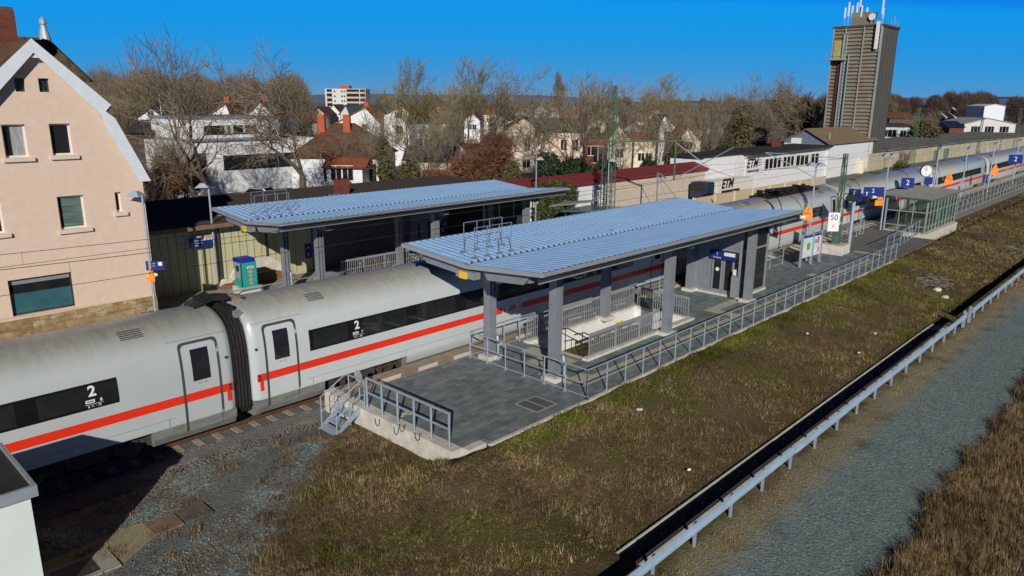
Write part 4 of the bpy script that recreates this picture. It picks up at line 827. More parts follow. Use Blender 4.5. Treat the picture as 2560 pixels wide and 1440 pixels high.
def armA(b,zt):
    z=at(1535,352,'Y',b.y).z; e=at(1690,357,'Y',9.5); yield ('cross_arm',[b+UP*(z-ZG)+Vector((-.6,0,0)),Vector((e.x,e.y,z))],.07,greenmast)
    lo=at(1690,450,'Y',9.5); yield ('drop_post',[Vector((e.x,e.y,z+.15)),Vector((e.x,e.y,lo.z))],.085,greenmast)
    k=Vector((e.x,e.y,0)); yield ('cantilever',[k+UP*(lo.z+.1),Vector((e.x+.8,4.9,z-.3))],.04,galv); yield ('cantilever',[k+UP*(z-.1),Vector((e.x+.6,6.8,lo.z+1.2))],.03,galv); yield ('cantilever',[Vector((e.x+.6,6.8,lo.z+1.1)),Vector((e.x+.8,4.9,lo.z+.6))],.025,galv)
    z2=lo.z
mast('tall green lattice mast behind the canopies, highest against the sky',(1537,1524),215,555,13.2,.40,.16,arm=armA)
mast('splayed lattice mast legs right beside the tall green mast',(1513,1508),400,540,14.5,.3,.2)
t=thing('catenary_bracket','dark steel bracket frame above the near canopy roof','bracket',at(1643,500,'Y',7.2),0); p0=at(1643,505,'Y',7.2); p1=at(1645,432,'Y',7.2); p2=at(1665,446,'Y',6.2); p3=at(1692,494,'Y',6.0)
m=MB(); m.tube([Vector((p0.x,p0.y,ZG)),p1],.07,6); m.tube([p1,p2],.06,6); m.tube([p1-UP*.15,p3],.035,5); m.tube([p0+UP*.2,p3],.035,5); m.tube([p1-UP*.3,(p0+p3)/2+UP*.1],.02,5); m.build('frame',greymetal,t)
mast('green lattice mast standing beyond the silo',(2292,2278),270,420,12.5,.55,.25); mast('slim ladder like mast before the white workshop',(2449,2441),292,395,9,.35,.25); mast('green lattice mast near the right picture edge',(2551,2536),270,370,12,.65,.3)
# contact wires
def wire(label,Y,zc,zm,x0,x1):
    t=thing('contact_wire',label,'overhead wire',(x0,Y,zc),0,'overhead wires'); m=MB(); m.tube([(x0,Y,zc),(x1,Y,zc)],.008,4); m.build('contact_wire',wiremat,t); m=MB(); pts=[]
    n=int((x1-x0)/4)
    for i in range(n+1):
        x=x0+(x1-x0)*i/n; pts.append((x,Y,zm-.55*(1-((((x-38)%56)-28)/28)**2)))
    m.tube(pts,.009,4); m.build('messenger_wire',wiremat,t)
    for p in pts[1::2]: m=MB(); m.tube([p,(p[0],Y,zc)],.005,3); m.build('dropper',wiremat,t)
wire('overhead wire hung above the train',0,5.14,6.2,-40,240); wire('overhead wire hung above the empty track',4.9,4.95,5.75,-40,240)
# ---------------------------------------------------------------- ticket machine
b=at(626,738,'Y',12.3); t=thing('ticket_machine','teal ticket machine with blue top on a white base','ticket machine',b)
bx,by=b.x+.05,b.y; zb=at(640,715,'Y',by).z; zt=at(628,655,'Y',by).z
m=MB(); m.box(bx-.5,by-.05,.3,bx+.62,by+.95,zb); m.build('base',concrete,t)
m=MB(); m.box(bx-.38,by+.02,zb,bx+.42,by+.85,zt); m.build('body',teal,t,bevel=.02); m=MB(); m.box(bx-.44,by+.0,zt,bx+.36,by+.86,zt+.2); m.build('top',blue,t,bevel=.03)
m=MB(); m.box(bx-.395,by+.2,zb+.45,bx-.381,by+.75,zb+1.25); sc=m.build('screen_panel',galvd,t); m=MB(); m.box(bx-.40,by+.3,zb+.8,bx-.396,by+.6,zb+1.1); m.build('screen',black,t); m=MB(); m.box(bx-.39,by+.03,zb+.05,bx-.36,by+.15,zt-.05); m.build('black_strip',black,t)
txt('VRN',.19,(bx+.05,by+.016,zt-.27),(1,0,0),(0,0,1),signwhite,t,shear=.25,bold=.006); txt('Tickets',.1,(bx+.06,by+.016,zt-.50),(1,0,0),(0,0,1),signwhite,t); txt('VRN',.16,(bx-.384,by+.45,zt-.2),(0,-1,0),(0,0,1),signwhite,t,shear=.25)
for i in range(5): m=MB(); z=zb+.12+i*.2; m.box(bx-.01,by+.012,z,bx+.13,by+.018,z+.13); m.build('pictogram',orangedot,t)
# bicycles behind the barred railing
tyre=black
def bicycle(label,x,y,yaw,colr):
    t=thing('bicycle',label,'bicycle',(x,y,.3),yaw,'parked bicycles'); 
    for dx in (-.5,.5):
        m=MB(); m.tube([(dx+.33*math.cos(a),0,.34+.33*math.sin(a)) for a in np.linspace(0,2*math.pi,17)],.02,5,False); m.build('wheel',tyre,t,local=True)
    m=MB()
    for a,b_ in (((-.5,0,.34),(-.15,0,.75)),((-.5,0,.34),(-.05,0,.3)),((-.05,0,.3),(-.15,0,.82)),((-.05,0,.3),(.38,0,.78)),((-.15,0,.75),(.38,0,.85)),((.5,0,.34),(.36,0,.98))): m.tube([a,b_],.018,5)
    m.build('frame',colr,t,local=True); m=MB(); m.box(-.28,-.07,.85,-.04,.07,.9); m.build('saddle',black,t,local=True); m=MB(); m.tube([(.30,-.28,1.0),(.36,0,1.0),(.30,.28,1.0)],.015,5); m.build('handlebar',galv,t,local=True)
cols=[galv,signred,postergreen,blue,trimwhite,darkmetal,galvd]
bl_=['silver','red','green','blue','white','black','grey']
for i in range(7): bicycle(f'{bl_[i]} bicycle parked in the row behind the barred railing',14.2+i*1.05,12.7+.05*(i%3),R(70+20*(i%2)),cols[i])
# ---------------------------------------------------------------- glass shelter on the near platform
t=thing('platform_shelter','glass and steel platform shelter with a ribbed roof','shelter',(51.5,-5.5,ZP)); q=[(51.6,-4.0),(52.6,-7.2),(60.4,-6.9),(60.4,-3.9)]; x0,x1,y0,y1=52.0,60.4,-7.0,-4.1; zt=3.15
m=MB()
for x in (x0,x0+2.8,x0+5.6,x1):
    for y in (y0,y1): m.box(x-.05,y-.05,ZP,x+.05,y+.05,zt)
for i in range(1,6): m.box(x0-.04,y0+(y1-y0)*i/6-.025,ZP,x0+.04,y0+(y1-y0)*i/6+.025,zt) if i in (2,4) else None
for i in range(1,9): x=x0+(x1-x0)*i/9; m.box(x-.03,y0-.04,ZP,x+.03,y0+.04,zt)
for zz in (1.0,2.1,zt-.1): m.box(x0,y0-.03,zz,x1,y0+.03,zz+.06); m.box(x0-.03,y0,zz,x0+.03,y1,zz+.06); m.box(x1-.03,y0,zz,x1+.03,y1,zz+.06)
m.build('frame',galvd,t); m=MB(); m.box(x0,y0-.008,ZP+.1,x1,y0+.008,zt); m.box(x0-.008,y0,ZP+.1,x0+.008,y1-1.2,zt); m.box(x1-.008,y0,ZP+.1,x1+.008,y1,zt); m.build('glass_pane',glass,t)
rows=[[],[]]; n=44
for i in range(n+1):
    x=x0-.35+(x1-x0+.7)*i/n; dz=.05*(i%2); rows[0].append((x,y0-.35,zt+.02+dz)); rows[1].append((x,y1+.7,zt+.16+dz))
m=MB(); m.grid(rows); m.grid([[(p[0],p[1],p[2]-.06) for p in r] for r in reversed(rows)]); m.build('roof',M('weathered_ribbed_roof',(.34,.35,.33),.6,.2,.2,2),t)
m=MB(); m.box(x0+1,y0+.3,ZP+.42,x1-1.5,y0+.75,ZP+.48); m.build('bench',galvd,t); m=MB(); m.box(x0+3.2,y0-.012,ZP+.75,x0+3.4,y0-.01,ZP+1.5); m.build('sticker',M('bright_green_sticker',(.02,.6,.15),.5),t)
m=MB(); m.box(x0-.2,y0-.25,ZG,x1+.2,y1,ZP); m.build('base_slab',concrete,t)
# small roofs beyond the far canopy
def mono(label,pts,zb,mt,posts=True,cat='shelter',name='bike_shelter'):
    c=sum((Vector(p) for p in pts),Vector())/4; t=thing(name,label,cat,(c.x,c.y,zb)); m=MB(); m.prism(pts,(0,0,-.09)); m.build('roof',mt,t); m=MB()
    for p in pts: q=c+(Vector(p)-c)*.9; m.box(q.x-.05,q.y-.05,zb,q.x+.05,q.y+.05,p[2]-.1)
    m.build('post',darkmetal,t); return t
mono('low glazed stair roof with greenish panes behind the near canopy',[at(1402,527,'Y',9.4),at(1562,524,'Y',8.0),at(1602,518,'Y',10.5),at(1470,513,'Y',11.8)],.3,M('blue_green_glass_roof',(.07,.15,.18),.2,.1,.4,1.2,stretch=(3,.4,1)))
mono('flat grey bike shelter roof before the white wall',[at(1376,514,'Y',13),at(1484,503,'Y',13),at(1494,499,'Y',15.5),at(1412,503,'Y',15.5)],.3,galvd)
t=thing('parapet','pale parapet wall of the opposite stairwell','wall',(34,9,.3)); a=at(1394,550,'Y',8.6); b_=at(1640,503,'Y',8.6); m=MB(); m.box(a.x,8.5,.0,b_.x,8.7,(a.z+b_.z)/2); m.build('wall',concrete,t); m=MB(); m.box(a.x-.05,8.46,(a.z+b_.z)/2,b_.x+.05,8.74,(a.z+b_.z)/2+.06); m.build('coping',trimwhite,t)
# ---------------------------------------------------------------- garden wall with red coping, workshop, silo
YW=18.0
def wx(px,py_,Y=YW): return at(px,py_,'Y',Y).x
t=thing('red_roofed_wall','long low storehouse wall with a red metal roof edge','storehouse',(50,YW,ZG))
xa=wx(1060,500); xm=wx(1513,448); xe=wx(1763,420); zt=3.25
m=MB(); m.box(xm,YW,ZG,xe,YW+1.4,zt); m.build('brick_wall',brickwhite,t); m=MB(); m.box(xa,YW+.02,ZG,xm-.01,YW+1.4,zt-.05); m.build('white_wall',white,t)
m=MB()
def rz(px,py_,Y): return at(px,py_,'Y',Y).z
m.prism([(xa,YW-.3,zt-.02),(xa,YW+1.5,zt+.62),(xa,YW+1.5,zt+.5),(xa,YW-.3,zt-.2)],(xe-xa+.4,0,0)); m.build('roof',redmetal,t)
# ivy on the wall
def leafmass(name,boxes,n,size,mt,parent=None,flat=.6):
    V=[];k=0
    tot=sum(b[3]*b[4]*b[5] for b in boxes)
    P=[]
    for cx,cy,cz,rx,ry,rzz in boxes:
        q=max(8,int(n*rx*ry*rzz/tot)); u=rng.normal(size=(q,3)); u/=np.linalg.norm(u,axis=1)[:,None]; r=rng.random(q)**.42
        P.append(np.array([cx,cy,cz])+u*r[:,None]*np.array([rx,ry,rzz])*(.82+.36*rng.random((q,1))))
    P=np.concatenate(P); q=len(P); a=rng.normal(size=(q,3)); a/=np.linalg.norm(a,axis=1)[:,None]; b=np.cross(a,rng.normal(size=(q,3))); b/=np.linalg.norm(b,axis=1)[:,None]
    s=(size*(.5+rng.random(q)))[:,None]; V=np.stack([P-a*s-b*s*flat,P+a*s-b*s*flat,P+a*s*.8+b*s*flat,P-a*s*.8+b*s*flat],1).reshape(-1,3)
    Fq=np.arange(q*4,dtype=np.int32).reshape(-1,4); 
    if parent is not None: pl=np.array(WM[parent.name].translation); V=V-pl
    return np_mesh(name,V,Fq,mt,parent)
x0=wx(1335,490); x1=wx(1416,470); o=leafmass('ivy',[(x0+(x1-x0)*i/5+.4,YW-.25,1.0+1.3*(i%2),.9,.35,1.1) for i in range(6)]+[((x0+x1)/2,YW-.2,zt,2.0,.5,.5)],5200,.085,ivym); tag(o,'green ivy hanging over the white wall under the red roof edge','ivy')
# workshop
X0=xe+.3; XR=wx(2068,364); XE=wx(2183,354); zL=at(1857,388,'Y',YW).z; zR=at(2125,345,'Y',YW).z
t=thing('workshop','long white workshop with black letter signs and a flat dark roof','workshop',(80,YW,ZG))
m=MB(); m.box(X0,YW,ZG,XR,YW+4.6,zL); m.build('wall',white,t)
m=MB(); XM=wx(1857,388); m.box(X0-.3,YW+.3,zL,XM,YW+4.8,zL+.22); m.box(XM,YW-.9,zL+.02,XR,YW+4.8,zL+.28); rf=m.build('roof',M('black_roof_felt',(.022,.023,.026),.85,0,.3),t)
for i in range(26): x=XM+.4+(XR-XM-.6)*i/25; m=MB(); m.prism([(x,YW-.85,zL-.03),(x,YW-.03,zL-.03),(x,YW-.03,zL-.42)],(.16,0,0)); m.build('rafter',cream,t)
for pa,pb in ((1911,1952),(1956,1984),(1988,2020),(2025,2045)):
    xa=wx(pa,405); xb=wx(pb,402); za=at((pa+pb)/2,420-(pa-1911)*.10,'Y',YW).z; zb_=at((pa+pb)/2,396-(pa-1911)*.10,'Y',YW).z; m=MB(); m.box(xa,YW-.06,za,xb,YW-.005,zb_); w=m.build('window',glassdark,t); m=MB(); k=max(2,round((xb-xa)/1.3))
    for i in range(k+1): x=xa+(xb-xa)*i/k; m.box(x-.09,YW-.10,za,x+.09,YW-.061,zb_)
    m.box(xa-.1,YW-.16,za-.12,xb+.1,YW-.061,za); m.build('frame',trimwhite,w)
c=at(1884,412,'Y',YW-.05); m=MB(); m.box(c.x-2.1,YW-.06,c.z-1.25,c.x+2.2,YW-.005,c.z+1.1); s=m.build('sign_board',signwhite,t)
txt('ETM',1.5,(c.x-.35,YW-.07,c.z+.15),(1,0,0),(0,0,1),black,t,bold=.05,shear=.2)
m=MB(); m.box(c.x-1.5,YW-.072,c.z-.85,c.x+1.5,YW-.068,c.z-.6)
for i in range(3): m.box(c.x+1.25,YW-.072,c.z-.15+.3*i,c.x+2.0,YW-.068,c.z-.05+.3*i)
m.build('sign_bar',black,t)
cp=at(1941,370,'Y',YW+3); m=MB(); m.box(cp.x-.45,YW+2.6,zL,cp.x+.45,YW+3.5,at(1941,346,'Y',YW+3).z); m.build('chimney',brickred,rf)
m=MB(); m.tube([(XR-.25,YW-.15,ZG),(XR-.25,YW-.15,zL)],.16,8); m.build('downpipe',trimwhite,t)
t=thing('silo_annex','white annex with a brown pitched roof and blue grey gable','warehouse',((XR+XE)/2,YW,ZG)); D2=9.5
ga=at(2017,323,'X',XR); yc=ga.y; zr=ga.z; zE=at(2096,352,'Y',YW-.1).z
hw=yc-YW
m=MB(); m.box(XR+.01,YW-.05,ZG,XE,YW+2*hw,zE-.2); m.build('wall',white,t)
m=MB(); m.prism([(XR,YW-.05,zL+.3),(XR,YW-.05,zE-.15),(XR,yc,zr-.1),(XR,YW+2*hw,zE-.15),(XR,YW+2*hw,zL+.3)],(.2,0,0)); g=m.build('gable',bluegrey,t)
a=at(1990,358,'X',XR-.03); m=MB(); m.box(XR-.05,a.y-.75,a.z-.65,XR-.005,a.y+.75,a.z+.75); m.build('hatch',signwhite,t)
m=MB()
for sg in (-1,1): m.prism([(XR-.4,yc,zr+.1),(XR-.4,yc+sg*(hw+.5),zE-.28),(XR-.4,yc+sg*(hw+.5),zE-.42),(XR-.4,yc,zr-.04)],(XE-XR+1.2,0,0))
rf=m.build('roof',M('brown_tile_roof',(.20,.15,.085),.85,0,.3,2,.5,6,stretch=(.4,3,3)),t); pp=at(2073,350,'Y',YW+.4); m=MB(); m.tube([(pp.x,YW+.4,pp.z-.3),(pp.x,YW+.4,pp.z+1.0)],.1,6); m.build('flue',galv,rf)
m=MB(); q=at(2125,405,'Y',YW-.1); m.tube([(q.x-2.2,YW-.12,q.z+.2),(q.x-2.2,YW-.07,q.z+.2)],.55,14); m.build('oval_hatch',signblue,t); m=MB(); q=at(2145,410,'Y',YW); m.tube([(q.x,YW-.35,q.z-1.6),(q.x,YW-.35,q.z+.6)],.55,10); m.build('vent_duct',cream,t)
# silo tower
S0=at(2177,341,'Y',YW); S1=at(2206,63,'Y',YW); SE=at(2249,72,'Y',YW); SXa=S0.x-.4; SXb=SE.x-.3; zT=S1.z; yB=at(2087,71,'X',SXa).y; zB=at(2209,428,'Y',YW).z
t=thing('silo_tower','tall rusty clad grain silo tower topped with phone antennas','tower',((SXa+SXb)/2,(YW+yB)/2,ZG))
m=MB(); rows=[]; nz=36
for i in range(nz*3+1):
    z=1.5+(zT-1.5)*i/(nz*3); dx=(0,.26,.20)[i%3]; rows.append([(SXa-dx,YW,z),(SXa-dx,yB,z)])
m.grid(rows); m.build('profiled_wall',siloa,t); m=MB(); m.box(SXa+.02,YW,ZG,SXb,yB,zT-.1); m.build('core_wall',silob,t)
m=MB()
for y in (YW+.1,YW+(yB-YW)*.36,YW+(yB-YW)*.74,yB-.1): m.box(SXa-.36,y-.09,1.5,SXa-.27,y+.09,zT)
m.box(SXa-.2,YW-.06,1.5,SXa+.05,YW+.02,zT); m.build('vertical_rib',galvd,t)
m=MB()
for i in range(1,5): x=SXa+(SXb-SXa)*i/5; m.box(x-.05,YW-.05,1.5,x+.05,YW-.002,zT)
for i in range(70): z=1.6+i*.29; m.box(SXa+.1,YW-.02,z,SXb-.05,YW-.003,z+.03) if z<zT-.1 else None
m.build('side_joints',M('pale_joint',(.12,.12,.115),.8),t)
m=MB(); m.box(SXa-.3,YW-.2,zT-.1,SXb+.2,yB+.2,zT+.25); m.build('parapet',M('rusty_parapet',(.09,.05,.035),.8,0,.4),t)
m=MB(); m.box(SXa-.1,YW-.3,ZG,SXb+.1,YW-.02,zB+3.2); m.build('base',agedwall,t)
yl=YW+(yB-YW)*.78; m=MB()
for dy in (-.75,-.25): m.tube([(SXa-.6,yl+dy,3),(SXa-.6,yl+dy,zT-1.0)],.06,5)
for i in range(60): z=3+i*.27; m.bar((SXa-.6,yl-.75,z),(SXa-.6,yl-.25,z),.05)
m.tube([(SXa-.5,yl-1.2,3),(SXa-.5,yl-1.2,zT-4)],.09,6); m.build('ladder',galv,t); m=MB(); m.box(SXa-.35,yl-.1,3,SXa-.2,yl+.5,zT-5); m.build('rusty_duct',M('dark_rust',(.07,.02,.015),.8,0,.4),t)
zp=zT-4.9; m=MB(); m.box(SXa-1.5,YW+(yB-YW)*.66,zp,SXa-.15,yB+.3,zp+.25)
for y in (YW+(yB-YW)*.66,yB-.6,yB+.25): m.tube([(SXa-1.45,y,zp+.25),(SXa-1.45,y,zp+1.3)],.03,5)
m.tube([(SXa-1.45,YW+(yB-YW)*.66,zp+1.3),(SXa-1.45,yB+.25,zp+1.3)],.03,5); m.build('platform',concreted,t); m=MB(); m.box(SXa-.3,yB-2.0,zp+.3,SXa-.2,yB-.3,zp+3.0); m.build('door',M('ochre_door',(.42,.36,.14),.7,0,.2),t)
m=MB(); cx,cy=(SXa+SXb)/2,(YW+yB)/2; m.box(SXa+.5,cy-1.2,zT+.2,SXa+3.0,cy+1.4,zT+2.2); m.build('roof_hut',siloa,t)
for i,(a,b,h) in enumerate(((.4,.40,3.4),(.2,.50,3.8),(.5,.56,5.4),(.6,.62,4.4),(.3,.70,3.9),(.4,.78,4.6),(.2,.84,3.6),(1.6,.26,2.8),(2.4,.18,3.4),(.6,.10,4.6))):
    x=SXa+.3+a*1.2; y=YW+(yB-YW)*b; h*=.84; m=MB(); m.tube([(x+.15,y,zT+.2),(x+.15,y,zT+h)],.05,5); an=m.build('antenna_mast',galvd,t); m=MB(); m.box(x-.08,y-.11,zT+h*.35+.4,x+.06,y+.11,zT+h); m.build('antenna_panel',signwhite,an)
m=MB(); m.box(SXa-.75,YW+.35,zT-3.4,SXa-.45,YW+.8,zT+.6); m.build('antenna_panel',signwhite,t); m=MB(); m.box(SXb+.2,YW+.2,zT-3.6,SXb+.45,YW+.5,zT-.1); m.build('antenna_panel',signwhite,t)
m=MB(); m.tube([(SXa+.3,YW+1.9,zT+1.4),(SXa+.1,YW+1.9,zT+1.4)],.5,12); m.build('dish',signwhite,t); m=MB(); m.tube([(SXb-3,YW+.3,zT+.2),(SXb-3,YW+.3,zT+1.3),(SXb,YW+.3,zT+1.3),(SXb,YW+.3,zT+.2)],.04,5); m.tube([(SXb-1.5,YW+.3,zT+.2),(SXb-1.5,YW+.3,zT+1.8)],.04,5); m.build('roof_railing',galvd,t)
# noise barrier, lorry, car
nb0=at(1735,492,'Y',8.0); nb1=at(2065,440,'Y',8.0)
t=thing('noise_barrier','beige noise barrier of long panels between steel posts','noise barrier',(60,8,ZG)); k=8; zb1=2.6
for i in range(k):
    a=nb0.x+(nb1.x-nb0.x)*i/k; b=nb0.x+(nb1.x-nb0.x)*(i+1)/k; m=MB(); m.box(a+.09,7.95,ZG+.3,b-.09,8.05,zb1); m.build('panel',barrier,t); m=MB(); m.box(a-.09,7.9,ZG,a+.09,8.1,zb1+.06); m.build('post',cream,t)
m=MB(); m.box(nb0.x,7.9,ZG+.05,nb1.x,7.94,1.42); m.build('orange_base',M('orange_band',(.62,.27,.06),.7),t)
a=at(1790,486,'Y',15.5); b=at(1882,470,'Y',15.5); zt=at(1835,449,'Y',15.5).z; t=thing('lorry','white box lorry with black letters parked at the workshop','lorry',((a.x+b.x)/2,16.5,ZG)); m=MB(); m.box(a.x,15.5,.75,b.x,17.7,zt); m.build('box_body',M('lorry_body',(.74,.71,.64),.5,0,.05),t,bevel=.05)
m=MB(); m.box(a.x-1.9,15.6,.4,a.x-.1,17.6,2.1); m.build('cab',M('navy_cab',(.02,.035,.08),.4),t,bevel=.2); m=MB(); m.box(a.x-1.92,15.7,1.2,a.x-1.89,17.5,1.9); m.build('windscreen',glassdark,t)
for x in (a.x-1.2,b.x-1.8,b.x-2.9): m=MB(); m.tube([(x,15.48,.25),(x,15.8,.25)],.48,14); m.build('wheel',black,t)
c=at(1814,464,'Y',15.48); txt('ETM',1.35,(c.x+.4,15.48,c.z+.15),(1,0,0),(0,0,1),black,t,bold=.06,shear=.25); m=MB(); m.box(c.x-.8,15.475,c.z-.75,c.x+3.3,15.48,c.z-.5); m.build('sign_bar',black,t)
def parked(label,p,rz,colr,group='cars parked by the gardens'):
    t=thing('parked_car',label,'car',p,rz,group); m=MB(); s=[(-2.1,.3),(-2.1,.75),(-1.9,.92),(-1.3,.98),(-.75,1.42),(.65,1.45),(1.25,1.0),(1.95,.9),(2.15,.6),(2.15,.3)]; m.prism([(x,-.82,z) for x,z in s],(0,1.64,0)); m.build('body',colr,t,local=True,bevel=.06)
    m=MB(); m.prism([(-1.15,-.83,1.0),(-.72,-.83,1.36),(.6,-.83,1.38),(1.05,-.83,1.02)],(0,1.66,0)); m.prism([(-1.36,-.7,1.0),(-.80,-.7,1.4),(-.72,-.7,1.4),(-1.2,-.7,1.0)],(0,1.4,0)); m.prism([(1.3,-.7,1.02),(.70,-.7,1.43),(.6,-.7,1.42),(1.1,-.7,1.02)],(0,1.4,0)); m.build('window',glassdark,t,local=True)
    for x in (-1.35,1.35):
        for y in (-.86,.68): m=MB(); m.tube([(x,y,.32),(x,y+.18,.32)],.32,14); m.build('wheel',black,t,local=True)
carm=M('car_silver',(.5,.53,.57),.3,.4,.03)
p=pd(1078,440,76); parked('silver car parked between the trees and the low blue roofed house',(p.x,p.y,.35),YAW+R(60),carm)
p=pd(1785,481,68); parked('black car parked in front of the lorry cab',(wx(1785,485,14.2),14.2,ZG),0,blackgloss)
p=pd(650,470,72); parked('pale car half hidden in front of the white modern house',(p.x,p.y,.4),YAW+R(80),carm); p=pd(2335,340,200); parked('grey car by the brick shed at the far works',(p.x,p.y,1.0),YAW,carm)
# long beige graffiti wall hall
wa=at(2190,384,'Z',4.2); A=Vector((XE+6,YW+.5,ZG)); Bp=at(2600,343,'X',235)
t=thing('goods_hall','long low beige goods hall with graffiti on the wall','hall',A); d=(Vector((Bp.x,Bp.y,0))-Vector((A.x,A.y,0))).normalized(); nrmv=Vector((-d.y,d.x,0)); L=(Vector((Bp.x,Bp.y,0))-Vector((A.x,A.y,0))).length
zh=at(2287,371,'Y',(A+d*28).y).z; A0=Vector((A.x,A.y,ZG)); m=MB(); m.prism([A0,A0+d*L,A0+d*L+nrmv*16,A0+nrmv*16],(0,0,zh-ZG)); m.build('wall',agedwall,t); m=MB(); A1=Vector((A.x,A.y,zh))-nrmv*.4; m.prism([A1,A1+d*L,A1+d*L+nrmv*17,A1+nrmv*17],(0,0,.2)); m.build('roof',M('weathered_hall_roof',(.17,.17,.15),.85,0,.5,.8,stretch=(.3,1.5,1)),t)
def hallpt(px,py_):
    # intersection with the hall wall plane
    dr=ray(px,py_); tt=(A-CAM).dot(nrmv)/dr.dot(nrmv); return CAM+dr*tt
for x0,y0,x1,y1,c_,lb in ((2340,400,2358,424,(.10,.35,.38),'turquoise'),(2358,395,2382,420,(.35,.55,.55),'pale blue'),(2380,398,2390,420,(.03,.45,.12),'green'),(2308,410,2322,428,(.30,.12,.10),'reddish'),(2488,370,2496,390,(.75,.15,.22),'pink'),(2440,375,2452,395,(.22,.25,.30),'grey'),(2465,368,2475,390,(.4,.5,.5),'pale')):
    mm=M('graffiti_'+lb.replace(' ','_'),c_,.8,0,.6,1.6); p=hallpt((x0+x1)/2,(y0+y1)/2); w=(hallpt(x1,y0)-hallpt(x0,y0)).length/2; h=abs(hallpt(x0,y0).z-hallpt(x0,y1).z)/2; m=MB(); pts=[p-nrmv*.03+d*(w*math.cos(a)*(.8+.3*rng.random()))+UP*(h*math.sin(a)*(.8+.3*rng.random())) for a in np.linspace(0,2*math.pi,11)[:-1]]; m.prism(pts,nrmv*.02); m.build('graffiti',mm,t)
for px,py_ in ((2340,388),(2365,384)): p=hallpt(px,py_); m=MB(); m.obox(p-nrmv*.02,d*1.6,nrmv*.02,UP*1.0); m.build('window',glassgrey,t)
p=hallpt(2335,428); m=MB(); m.obox(p-nrmv*.3,d*11,nrmv*.05,UP*.8); m.build('green_strip',M('green_white_hoarding',(.25,.36,.10),.7,0,.4),t)
# ---------------------------------------------------------------- houses
def house(label,xl,xr,ye,xp,yp,D,depth,wm,rm,gable=True,wins=(),chim=None,yaw=0,base=0.0,name='house',cat='house',over=.35):
    l=pd(xl,ye,D); r=pd(xr,ye,D); a=pd(xp,yp,D); rtv=Vector((RT.x,RT.y,0)); c=(l+r)/2; w=abs((r-l).dot(rtv)); ze=(l.z+r.z)/2; za=a.z; off=(a-c).dot(rtv)
    t=thing(name,label,cat,(c.x,c.y,base),math.atan2(RT.y,RT.x)+yaw); ze-=base; za-=base; h=w/2; m=MB()
    if gable:
        m.prism([(-h,0,-.6),(h,0,-.6),(h,0,ze),(off,0,za),(-h,0,ze)],(0,depth,0)); m.build('wall',wm,t,local=True); m=MB()
        for sg in (-1,1):
            ex=sg*h; dx=ex-off; k=over/max(.5,abs(dx)); e2=(ex+dx*k,ze-(za-ze)*k)
            m.prism([(off,-over,za+.14),(e2[0],-over,e2[1]+.14),(e2[0],-over,e2[1]),(off,-over,za)],(0,depth+2*over,0))
        rf=m.build('roof',rm,t,local=True)
    else:
        m.box(-h,0,-.6,h,depth,ze); m.build('wall',wm,t,local=True); m=MB(); hip=over if isinstance(over,float) and over>1 else .0; o=.45
        rr=[(-h-o+hip,depth/2,za),(h+o-hip,depth/2,za)]; b4=[(-h-o,-o,ze-.1),(h+o,-o,ze-.1),(h+o,depth+o,ze-.1),(-h-o,depth+o,ze-.1)]
        m.poly(b4[0],b4[1],rr[1],rr[0]); m.poly(b4[2],b4[3],rr[0],rr[1]); m.poly(b4[1],b4[2],rr[1]); m.poly(b4[3],b4[0],rr[0]); m.poly(*reversed(b4)); rf=m.build('roof',rm,t,local=True)
    for wx_,wz,ww,wh in wins:
        x=wx_*h; z=wz*ze; m=MB(); m.box(x-ww/2,-.05,z-wh/2,x+ww/2,-.005,z+wh/2); wd=m.build('window',glassdark,t,local=True); m=MB(); m.box(x-ww/2-.06,-.08,z+wh/2,x+ww/2+.06,-.0,z+wh/2+.07); m.box(x-ww/2-.06,-.09,z-wh/2-.08,x+ww/2+.06,-.0,z-wh/2); m.box(x-.03,-.07,z-wh/2,x+.03,-.051,z+wh/2); m.build('frame',trimwhite,wd,local=True)
    if chim is not None:
        for cx_ in (chim if isinstance(chim,(list,tuple)) else [chim]): m=MB(); zz=za; m.box(cx_*h-.4,depth*.35,zz-1.3,cx_*h+.4,depth*.35+.7,zz+1.0); m.build('chimney',chimneyred,rf,local=True)
    return t
